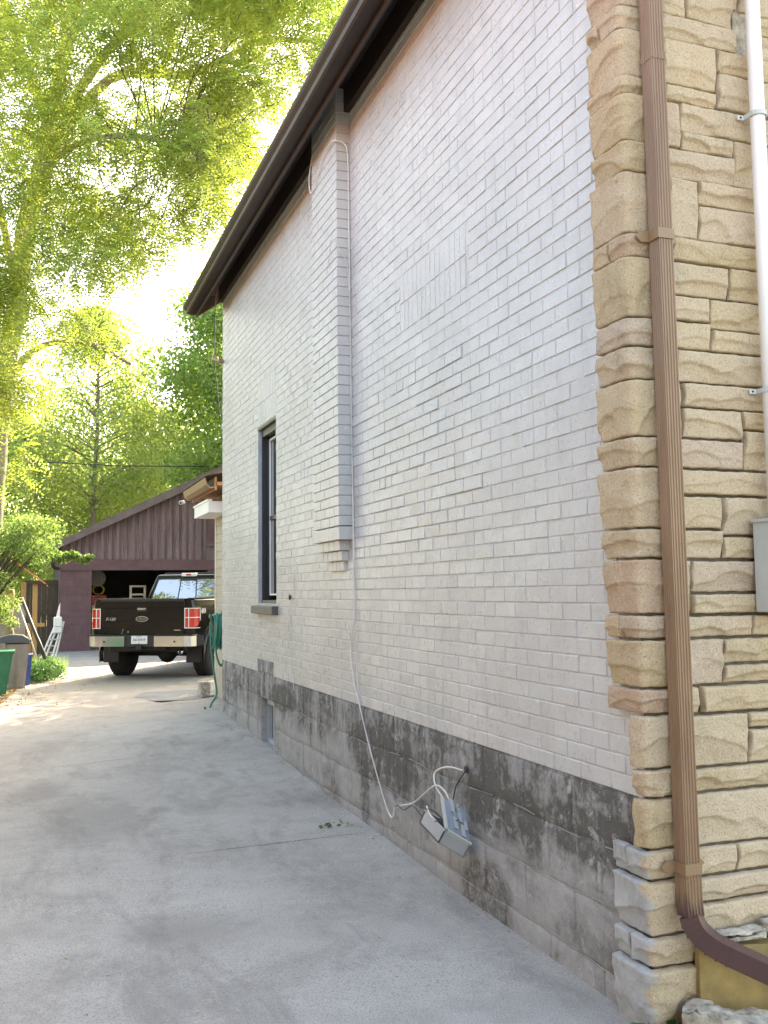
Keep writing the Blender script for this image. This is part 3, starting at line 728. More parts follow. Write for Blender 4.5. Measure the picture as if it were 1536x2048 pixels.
COURSE = [3.872, 3.776, 3.593, 3.518, 3.337, 3.215, 2.976, 2.886, 2.657, 2.546, 2.421, 2.206, 2.093, 1.867, 1.756, 1.551, 1.461, 1.285, 1.191, .999, .897, .716, .610, .414, .309, .06]
top = [5.26, 5.14, 4.96, 4.87, 4.66, 4.55, 4.36, 4.24, 4.02]
COURSE = top+COURSE
for i, (zt, zb) in enumerate(zip(COURSE[:-1], COURSE[1:])):
    yl = 3.130+random.uniform(-.006, .006)
    if .71 < zb < 1.17 or (zt < 1.195 and zb > .70):
        me = corner_mesh(2.268, 2.985, zb, zt, 900+i*13); 
        put('quoin_stone', me, front); continue
    pnt = zt < .72
    hh = zt-zb
    if hh < .115 and i % 3 == 0 or (pnt and hh < .108 and zt < .5):
        ym = random.uniform(3.02, 3.05)
        put('quoin_stone', corner_mesh(2.268, ym, zb, zt, 900+i*13, pnt), front)
        put('stone', side_stone(ym, yl, zb, zt, 1700+i, pnt), front)
    else: put('quoin_stone', corner_mesh(2.268, yl, zb, zt, 900+i*13, pnt), front)
sub(MB().cham(2.630, 2.699, FY-.012, FY+.001, 3.785, 4.0, .004), 'mortar_fill', 'curb', front)
# stones further right, outside the photograph
far = MB(); z = .03; r_ = random.Random(5)
while z < 5.2:
    h = r_.choice([.09, .12, .18]); x = 3.21
    while x < 6.5: wd = r_.uniform(.2, .5); far.cham(x+.004, x+wd-.004, FY-.035, FY+.001, z+.004, min(z+h, 5.25)-.004, .006); x += wd
    z += h
o = sub(far, 'stone', 'stone', front); o['kind'] = 'stuff'

# --- downspout
ds = []
def ribprof(wx, wy, n=5, d=.0042):
    P = []
    def edge(a, b, nrm):
        m_ = n
        for q in range(m_*4):
            t = (q+.0)/(m_*4); k_ = q % 4; off_ = -d if k_ in (2, 3) and 0 < q < m_*4-1 else 0
            P.append((lerp(a[0], b[0], t)+nrm[0]*off_, lerp(a[1], b[1], t)+nrm[1]*off_))
    c = [(-wx/2, -wy/2), (wx/2, -wy/2), (wx/2, wy/2), (-wx/2, wy/2)]
    edge(c[0], c[1], (0, -1)); edge(c[1], c[2], (1, 0)); edge(c[2], c[3], (0, 1)); edge(c[3], c[0], (-1, 0)); return P
sp0 = Vector((2.178, 2.860, 5.0)); 
def spx(z): return 2.181+(3.9-z)*.0068
dsp = sub(MB().sweep(ribprof(.061, .060), [(spx(5.0), 2.862, 5.0), (spx(3.5), 2.862, 3.5), (spx(3.45), 2.861, 3.45), (spx(.60), 2.862, .60)], (1, 0, 0)), 'downspout', 'spout', house)
sub(MB().sweep(ribprof(.0655, .0645), [(spx(3.66), 2.862, 3.66), (spx(3.63), 2.862, 3.63)], (1, 0, 0)), 'joint_sleeve', 'spout', dsp)
elb = [(spx(.63), 2.862, .63), (spx(.55), 2.861, .55), (2.207, 2.858, .500), (2.211, 2.852, .478), (2.219, 2.843, .456), (2.232, 2.829, .436), (2.250, 2.812, .418), (2.272, 2.793, .402), (2.296, 2.772, .389), (2.50, 2.60, .290), (2.95, 2.22, .08)]
EB = [Vector(p) for p in elb]
sub(MB().sweep(ribprof(.066, .065), EB[:3], (1, 0, 0)), 'elbow', 'spout', dsp)
sub(MB().sweep([(-.033, -.0325), (-.027, -.037), (.027, -.037), (.033, -.0325), (.033, .0325), (-.033, .0325)], EB[2:], (.75, .65, 0)), 'leader_pipe', 'spout', dsp, False)
cr = MB()
for q in range(3, 9):
    p = EB[q]; t = (EB[q+1]-EB[q-1]).normalized(); cr.sweep([(-.0345, -.038), (.0345, -.038), (.0345, .0335), (-.0345, .0335)], [p-t*.0025, p+t*.0025], (.75, .65, 0))
sub(cr, 'elbow_crimp', 'spout', dsp)
for zb in (2.955, .665):
    x = spx(zb); s_ = MB()
    s_.sweep([(-.0355, -.034), (.0355, -.034), (.0355, .033), (-.0355, .033)], [(x, 2.862, zb-.019), (x, 2.862, zb+.019)], (1, 0, 0))
    for sg in (-1, 1):
        s_.prism([(x+sg*.034, zb-.019), (x+sg*.070, zb-.021), (x+sg*.092, zb), (x+sg*.070, zb+.021), (x+sg*.034, zb+.019)], 2.886, 2.892)
    st_ = sub(s_, 'strap', 'strap', dsp)
# --- white conduit and meter box
wp = sub(MB().tube([(2.662, 2.855, 5.1), (2.662, 2.855, 3.0), (2.664, 2.855, 1.90)], .0285, 20), 'white_conduit', 'white', house, True)
house_strap = []
for zb in (3.50, 2.40):
    s_ = MB()
    for q in range(9):
        a = math.pi+q*math.pi/8; 
    P = [(2.662+.033*math.cos(math.pi+q*math.pi/10), 2.855+.033*math.sin(math.pi+q*math.pi/10)) for q in range(11)]
    P = [(2.600, 2.897), (2.628, 2.893)]+P+[(2.696, 2.893), (2.724, 2.897)]
    for q in range(len(P)-1):
        a_, b_ = Vector((P[q][0], P[q][1], 0)), Vector((P[q+1][0], P[q+1][1], 0)); n_ = (b_-a_).normalized().cross(Vector((0, 0, 1)))*.0025
        s_.add([(a_.x, a_.y, zb-.009), (b_.x, b_.y, zb-.009), (b_.x, b_.y, zb+.009), (a_.x, a_.y, zb+.009), (a_.x+n_.x, a_.y+n_.y, zb-.009), (b_.x+n_.x, b_.y+n_.y, zb-.009), (b_.x+n_.x, b_.y+n_.y, zb+.009), (a_.x+n_.x, a_.y+n_.y, zb+.009)],
               [(0, 1, 2, 3), (7, 6, 5, 4), (0, 4, 5, 1), (3, 2, 6, 7), (1, 5, 6, 2), (0, 3, 7, 4)])
    sub(s_, 'pipe_strap', 'meter', wp); sub(MB().lathe([(.004, 0), (.004, -.004)], (2.612, 2.8935, zb), 'y', 8), 'screw', 'blackc', wp)
mb_ = sub(MB().cham(2.588, 2.86, 2.80, 2.90, 1.553, 1.895, .004), 'meter_box', 'meter', house)
sub(MB().prism([(2.582, 1.892), (2.866, 1.892), (2.866, 1.905), (2.582, 1.905)], 2.792, 2.902), 'box_lid', 'meter', mb_)
sub(MB().lathe([(.016, 0), (.016, -.002), (.013, -.0035)], (2.612, 2.80, 1.605), 'y', 20), 'knockout', 'meter', mb_)

# --- things fixed on / hanging at the side wall
def cable(name, pts, r, mat, label, cat, group=None):
    # smooth Catmull-Rom
    P = [Vector(p) for p in pts]; P = [P[0]]+P+[P[-1]]; Q = []
    for i in range(1, len(P)-2):
        for t in np.linspace(0, 1, 8, endpoint=False):
            a, b, c, d = P[i-1:i+3]; Q.append(.5*((2*b)+(c-a)*t+(2*a-5*b+4*c-d)*t*t+(3*b-a-3*c+d)*t**3))
    Q.append(P[-2]); return tag(MB().tube(Q, r, 6).build(name, mat, None, True), label, cat, group)
X_ = D-.010
cable('coaxial_cable', [(2.02, 6.86, 5.06), (2.00, 6.90, 4.85), (2.00, 6.86, 4.72), (2.0, 6.75, 4.74), (2.0, 6.52, 4.86), (1.99, 6.30, 4.87), (2.01, 6.23, 4.85), (2.07, 6.225, 4.83), (2.095, 6.235, 4.72), (2.10, 6.24, 4.2), (X_, 6.235, 3.3), (X_, 6.225, 2.4), (X_, 6.22, 1.9), (X_, 6.22, 1.5), (X_, 6.30, 1.25), (X_, 6.24, 1.05), (X_, 6.12, .885), (X_-.01, 5.89, .63), (X_-.01, 5.64, .36), (2.08, 5.50, .298), (2.07, 5.42, .31), (2.07, 5.37, .375), (2.05, 5.05, .465), (1.99, 4.62, .640), (1.985, 4.48, .645), (1.99, 4.42, .60)], .0042, 'cable', 'long white cable looping off the chimney top and running down to the hanging box', 'cable')
cable('telephone_cable', [(2.0, 6.42, 3.99), (1.99, 6.33, 4.10), (1.985, 6.28, 4.14), (2.03, 6.235, 4.05), (2.09, 6.228, 3.85), (2.098, 6.225, 3.0), (X_-.002, 6.205, 2.2), (X_-.002, 6.185, 1.6), (X_-.002, 6.175, 1.2), (X_-.002, 6.11, .9), (X_-.012, 5.87, .62), (X_-.012, 5.62, .35), (2.078, 5.47, .29), (2.07, 5.40, .40)], .0032, 'paintcable', 'thinner grey cable with a frayed loose end sticking out at mid-height of the chimney', 'cable')
cable('drop_wire', [(X_, 7.93, 1.60), (X_, 7.925, 1.3), (X_, 7.925, 1.1), (X_, 7.86, .98), (X_, 7.80, .83)], .0022, 'paintcable', 'thin wire hanging from the small black hole beside the window', 'wire')
tag(MB().lathe([(.026, -.001), (.022, .004), (.012, .010), (.006, .012)][::-1], (D-.012, 7.93, 1.605), 'x', 14).build('wall_grommet', 'blackc', None, True), 'small black grommet in the grey wall between window and chimney', 'grommet')
ins = empty('wall_bracket', (2.09, 10.95, 4.36), 0, 'small rusty bracket with two insulators high on the far wall edge', 'bracket')
MB().box(-.03, .02, -.03, .03, -.02, .02).build('plate', 'strap', ins); MB().tube([(-.02, 0, 0), (-.10, 0, .02), (-.10, 0, .06)], .012, 8).build('insulator', 'cream', ins); MB().tube([(-.02, .02, 0), (-.05, .03, .05)], .012, 8).build('insulator', 'strap', ins)
cable('service_wire', [(2.04, 11.05, 5.24), (2.035, 11.05, 4.9), (2.02, 11.02, 4.42), (2.05, 11.02, 4.1), (2.09, 11.02, 3.7)], .006, 'blackc', 'black wire hanging from the far eave down past the small rusty bracket', 'wire')

# --- hanging utility box
ub = empty('utility_box', (1.93, 4.358, .478), 0, 'open grey plastic utility box hanging tilted by its wires on the stained foundation', 'utility box')
Bp = Vector((0, 0, 0)); P3 = Vector((.13, -.012, -.082)); P1 = Vector((0, .048, .149)); P2 = Vector((.13, .047, .123)); A = Vector((0, .242, .046)); C = Vector((0, .076, -.075))
th = .012
def plate(o, a, b, n, t, name, mat):
    n = Vector(n).normalized()*t; return MB().para(o, a, b, n).build(name, mat, ub)
nrm = P3.cross(A).normalized()
tray = MB(); cvec = C
tray.para(Bp, A, cvec, P3.normalized()*.008); tray.para(Bp+P3, A, cvec, -P3.normalized()*.008)
tray.para(Bp, P3, cvec, A.normalized()*.008); tray.para(Bp+A, P3, cvec, -A.normalized()*.008); tray.para(Bp+cvec, A, P3, -cvec.normalized()*.008)
tray.build('tray', 'galv', ub)
rim = MB(); u_ = -cvec.normalized()*.009
for (o_, a_) in ((Vector((0, 0, 0)), P3), (A, P3)): rim.para(o_+a_*-.02, a_*1.04, A.normalized()*(.012 if o_.length == 0 else -.012), u_)
rim.para(Bp, A, P3.normalized()*.012, u_); rim.para(Bp+P3, A, -P3.normalized()*.012, u_); rim.build('rim', 'meter', ub)
pn = P3.cross(P1).normalized()
if pn.y > 0: pn = -pn
lidp = MB(); lidp.para(Bp+u_, P3, P1, -pn*.006); lidp.build('lid', 'galv2', ub)
lr = MB(); lr.para(Bp+u_, P1, P3.normalized()*.014, pn*.014); lr.para(Bp+u_, P3, P1.normalized()*.010, pn*.014); lr.build('lid_rim', 'meter', ub)
for (a_, b_, w_, h_) in ((.30, .70, .020, .06), (.55, .52, .024, .05), (.35, .22, .022, .055), (.62, .10, .024, .055), (.75, .36, .02, .04), (.55, .80, .02, .035)):
    tb = MB(); tb.para(Bp+u_+P3*a_+P1*b_, P3.normalized()*w_, P1.normalized()*h_, pn*.022); tb.build('terminal_block', 'galv', ub)
def curve_pts(pts, n=8):
    P = [Vector(p) for p in pts]; P = [P[0]]+P+[P[-1]]; Q = []
    for i in range(1, len(P)-2):
        for t in np.linspace(0, 1, n, endpoint=False):
            a, b, c, d = P[i-1:i+3]; Q.append(.5*((2*b)+(c-a)*t+(2*a-5*b+4*c-d)*t*t+(3*b-a-3*c+d)*t**3))
    Q.append(P[-2]); return Q
def ucable(pts, r, mat): MB().tube(curve_pts(pts), r, 6).build('wire', mat, ub, True)
ucable([(.03, .05, .02), (.01, .12, .06), (.0, .20, .065), (.03, .26, .02)], .0035, 'blackc'); ucable([(.05, .04, .0), (.0, .10, .025), (.02, .15, .0)], .003, 'blackc')
ucable([(.0, .22, .075), (.0, .17, .04), (.01, .12, .02), (.03, .06, -.02)], .0048, 'cable')
ucable([(.09, .02, .10), (.07, -.02, .11), (.08, -.03, .13)], .002, 'blue'); ucable([(.05, -.03, .05), (.06, -.045, .06)], .0025, 'ink')
cable('feed_cable', [(2.085, 4.47, .738), (2.04, 4.55, .745), (2.02, 4.67, .70), (2.0, 4.62, .64), (1.99, 4.50, .60), (1.97, 4.44, .58), (1.98, 4.40, .57)], .0044, 'cable', 'thick white feed cable curving from the hole in the foundation into the box', 'cable')
cable('ground_wire', [(2.09, 4.45, .735), (2.06, 4.46, .69), (2.05, 4.48, .655), (2.03, 4.47, .60), (2.0, 4.44, .56)], .0035, 'blackc', 'short black wire with a white tie between foundation hole and hanging box', 'wire')
cable('loose_wire', [(2.07, 5.38, .37), (2.06, 5.32, .395), (2.05, 5.20, .395), (2.03, 5.02, .455), (1.99, 4.80, .455), (1.95, 4.66, .47)], .0032, 'blackc', 'black wire lying beside the white cable left of the hanging box', 'wire')
tag(MB().lathe([(.020, 0), (.017, -.004), (.010, -.006)], (D-.008, 4.472, .742), 'x', 12).build('wall_hole_sleeve', 'blackc'), 'dark hole in the stained foundation where the cables come out', 'hole')

# ============================================================ house extension with siding
ext = empty('house_extension', (0, 0, 0), 0, 'low beige-sided rear extension with brown gutter beyond the brick wall', 'extension')
EX = 2.405; EY = 12.92
sub(MB().box(EX+.012, EX+.05, 11.0, EY-.02, -.1, 3.05), 'wall', 'siding', ext); sub(MB().box(EX+.051, 6, 11.0, EY-.02, -.1, 3.05), 'rear_wall', 'brown', ext)
z = gz(EX, 12)-.01; 
while z < 2.62:
    MB().prism([(EX+.012, z), (EX-.012, z), (EX-.002, z+.113), (EX+.012, z+.113)], 11.02, EY-.03).build('siding_board', 'siding', ext); z += .1135
sub(MB().box(EX-.018, EX+.06, EY-.03, EY+.02, .2, 2.66), 'corner_board', 'sidewhite', ext)
sub(MB().box(2.115, EX-.013, 11.9, 12.98, 2.66, 2.80).box(2.10, 2.16, 11.9, 13.0, 2.80, 2.825), 'soffit_box', 'white', ext)
sub(MB().box(2.13, 6, 11.5, 13.2, 2.96, 3.0).box(2.12, 2.145, 11.5, 13.2, 2.90, 3.06), 'eave_board', 'rafter', ext)
sub(MB().prism([(2.12, 3.03), (2.115, 2.925), (2.05, 2.915), (2.005, 2.955), (1.985, 3.035), (1.995, 3.04), (2.015, 2.965), (2.055, 2.93), (2.105, 2.937), (2.11, 3.03)], 11.45, 13.15), 'gutter', 'strap', ext)
rfx = MB(); rfx.add([(2.0, 11.4, 3.06), (2.0, 13.25, 3.06), (6, 13.25, 3.9), (6, 11.4, 3.9), (2.0, 11.4, 3.10), (2.0, 13.25, 3.10), (6, 13.25, 3.94), (6, 11.4, 3.94)], [(3, 2, 1, 0), (4, 5, 6, 7), (0, 1, 5, 4), (1, 2, 6, 5), (2, 3, 7, 6), (3, 0, 4, 7)]); sub(rfx, 'roof', 'roof', ext)
cam2 = empty('security_camera', (1.99, 13.14, 2.90), 0, 'small white camera under the end of the brown gutter', 'camera')
MB().tube([(0, .02, 0), (-.05, -.09, -.02)], .028, 10).build('housing', 'white', cam2, True); MB().tube([(-.052, -.095, -.021), (-.055, -.10, -.022)], .017, 10).build('lens', 'blackc', cam2)

# --- garden hose on bracket
hs = empty('garden_hose', (2.20, 11.6, 1.2), 0, 'green garden hose coiled on a bracket at the siding, end trailing to the ground', 'hose')
hp = []
for q in range(13*16):
    a = 2*math.pi*q/16; t = q/(13*16)
    hp.append((.09-t*.17+.008*math.sin(a*1.7), .15*math.cos(a)*(1+.06*math.sin(a*.37)), .21*math.sin(a)*(1+.07*math.sin(a*.23))-.01))
MB().tube(hp, .0115, 7).build('coil', 'hose', hs, True)
MB().tube(curve_pts([(-.06, -.05, .15), (-.07, -.10, -.1), (-.06, -.12, -.28), (-.01, -.12, -.42), (.03, -.10, -.34), (.03, -.05, -.18)]), .0115, 7).build('hose_loop', 'hose', hs, True)
MB().tube(curve_pts([(-.12, -.05, .10), (-.12, -.10, -.2), (-.08, -.12, -.55), (-.06, -.14, -.75), (-.12, -.14, -.86), (-.17, -.18, -.95), (-.22, -.25, gz(2.0, 11.4)-1.2+.02)]), .0115, 7).build('hose_end', 'hose', hs, True)
MB().tube([(.20, 0, .02), (-.08, 0, .02), (-.11, 0, .16)], .014, 8).build('bracket', 'strap', hs); MB().tube([(-.11, 0, .16), (-.12, -.02, .19), (-.13, -.05, .15)], .012, 6).build('hook', 'dleaf' if False else 'hose', hs)
tag(MB().cham(2.20, 2.34, 12.96, 13.16, .20, .46, .012).build('stone_block', 'curb'), 'small beige stone block on the ground at the end of the siding', 'block')

# ============================================================ front corner bits
MB_c = MB()
def lump(name, quad, z0, z1, seed, mat, label, cat, amp=1.0):
    """rough concrete block over a 4-corner plan with irregular faces"""
    bm = bmesh.new(); bmesh.ops.create_cube(bm, size=1); bmesh.ops.subdivide_edges(bm, edges=bm.edges[:], cuts=26, use_grid_fill=True)
    q = [Vector(p) for p in quad]
    for v in bm.verts:
        u, w_, h = v.co.x+.5, v.co.y+.5, v.co.z+.5
        p = (q[0]*(1-u)+q[1]*u)*(1-w_)+(q[3]*(1-u)+q[2]*u)*w_
        n_ = .020*(float(VN(p.x*14+seed, p.y*14+h*5))-.5)+.014*(float(VN(p.x*40+seed, p.y*40+h*9))-.5)+.009*(float(VN(p.x*110+seed, p.y*110+h*21))-.5)
        n_ *= amp; zz = z0+(z1-z0)*h+n_*(1 if h > .9 else .3); e = 1 if (u in (0, 1) or w_ in (0, 1)) else 0
        v.co = Vector((p.x+n_*1.2, p.y+n_*1.2*(1 if e else .2), zz-(.012 if (h > .99 and e) else 0)))
    me = bpy.data.meshes.new(name); bm.to_mesh(me); bm.free(); me.materials.append(MAT[mat])
    for p in me.polygons: p.use_smooth = True
    return tag(put(name, me), label, cat)
lump('concrete_edging', [(2.13, 2.83, 0), (2.52, 2.42, 0), (2.62, 2.50, 0), (2.20, 2.90, 0)], .0, .20, 3, 'curb', 'rough broken concrete edging block at the foot of the stone corner', 'edging')
fl_ = MB(); fl_.add([(2.245, 2.872, .06), (2.60, 2.80, .05), (2.60, 2.80, .372), (2.245, 2.872, .385), (2.25, 2.902, .06), (2.60, 2.86, .05), (2.60, 2.86, .372), (2.25, 2.902, .395)], [(0, 1, 2, 3), (7, 6, 5, 4), (0, 4, 5, 1), (3, 2, 6, 7), (1, 5, 6, 2), (0, 3, 7, 4)])
tag(fl_.build('flagstone', 'slabstone'), 'yellow flagstone slab standing upright behind the downspout elbow', 'flagstone')
fl_ = MB(); fl_.add([(2.61, 2.80, .05), (3.1, 2.78, .05), (3.1, 2.78, .43), (2.61, 2.80, .42), (2.61, 2.86, .05), (3.1, 2.85, .05), (3.1, 2.85, .43), (2.61, 2.86, .42)], [(0, 1, 2, 3), (7, 6, 5, 4), (0, 4, 5, 1), (3, 2, 6, 7), (1, 5, 6, 2), (0, 3, 7, 4)])
tag(fl_.build('flagstone', 'slabstone'), 'second yellow flagstone at the right edge beyond the downspout', 'flagstone')
for (x0, x1, zz) in ((2.30, 2.50, .398), (2.52, 2.76, .412), (2.78, 3.1, .415)): lump('cap_stone', [(x0, 2.835, 0), (x1, 2.82, 0), (x1, 2.885, 0), (x0, 2.885, 0)], zz, zz+.028, x0*10, 'curb', {2.30: 'thin pale cap stone above the flagstone, partly behind the downspout', 2.52: 'middle thin cap stone above the flagstones right of the downspout', 2.78: 'thin cap stone at the far right above the second flagstone'}[x0], 'stone', .3)
bed = MB(); V = []; F = []
for j in range(17):
    for i in range(17):
        x, y = lerp(2.16, 4.6, i/16), lerp(.4, 2.93, j/16); V.append((x, y, .085+.03*float(VN(x*6, y*6))))
for j in range(16):
    for i in range(16): k = j*17+i; F.append((k, k+1, k+18, k+17))
tag(MB().add(V, F).build('planting_bed', 'dirt'), kind='structure')
rs = random.Random(9); mu = MB()
for q in range(900):
    x, y = rs.uniform(2.35, 3.2), rs.uniform(1.9, 2.78)
    if y < 2.95-(x-2.2)*1.0-.02 and x < 2.6: continue
    a, l_, w_ = rs.uniform(0, 6.3), rs.uniform(.012, .035), rs.uniform(.004, .009); z = .12+rs.uniform(0, .025); t = rs.uniform(-.5, .5)
    dx, dy = math.cos(a)*l_, math.sin(a)*l_; nx_, ny_ = -math.sin(a)*w_, math.cos(a)*w_
    mu.add([(x-dx-nx_, y-dy-ny_, z-t*l_), (x+dx-nx_, y+dy-ny_, z+t*l_), (x+dx+nx_, y+dy+ny_, z+t*l_+.004), (x-dx+nx_, y-dy+ny_, z-t*l_+.004)], [(0, 1, 2, 3)])
tag(mu.build('bark_mulch', 'mulch'), kind='stuff', label='red bark mulch behind the concrete edging', cat='mulch')

# ============================================================ leaf helpers
def leaf_quads(P, N, L, W, rg, curl=.0):
    """diamond leaves at points P with normal-ish random orientation; returns V,F"""
    n = len(P); a = rg.normal(size=(n, 3)); a /= np.linalg.norm(a, axis=1)[:, None]
    b = np.cross(a, N if N is not None else rg.normal(size=(n, 3))); b /= (np.linalg.norm(b, axis=1)[:, None]+1e-9)
    L = L*rg.uniform(.7, 1.3, n)[:, None]; W = W*rg.uniform(.7, 1.3, n)[:, None]
    V = np.stack([P-a*L/2, P+b*W/2, P+a*L/2, P-b*W/2], 1).reshape(-1, 3); F = np.arange(n*4).reshape(-1, 4); return V, F
def fronds(P, Dv, L, lw, nl, rg):
    """pinnate fronds: rows of leaflets along a drooping axis"""
    n = len(P); Dv = Dv/np.linalg.norm(Dv, axis=1)[:, None]
    S = np.cross(Dv, np.array([0, 0, 1.])+rg.normal(scale=.35, size=(n, 3))); S /= np.linalg.norm(S, axis=1)[:, None]
    Up = np.cross(S, Dv); L = L*rg.uniform(.75, 1.25, n); Vs = []
    for k in range(nl):
        t = (k+.7)/nl; base = P+Dv*(L*t)[:, None]-np.array([0, 0, 1.])*(L*.35*t*t)[:, None]
        ll = (L*.20*(1-.45*abs(2*t-1)))[:, None]; lwid = lw*(1-.3*abs(2*t-1))
        for sg in (-1, 1):
            out = (S*sg*.92+Dv*.35-Up*.12); tip = base+out*ll; mid = base+out*ll*.5
            Vs.append(np.stack([base, mid+Dv*lwid, tip, mid-Dv*lwid], 1))
    V = np.concatenate(Vs, 0).reshape(-1, 3); F = np.arange(len(V)).reshape(-1, 4); return V, F
def clump_points(c, r, n, rg, flat=.75):
    d = rg.normal(size=(n, 3)); d /= np.linalg.norm(d, axis=1)[:, None]; rad = r*rg.uniform(.15, 1, n)**.55
    return c+d*rad[:, None]*np.array([1, 1, flat]), d

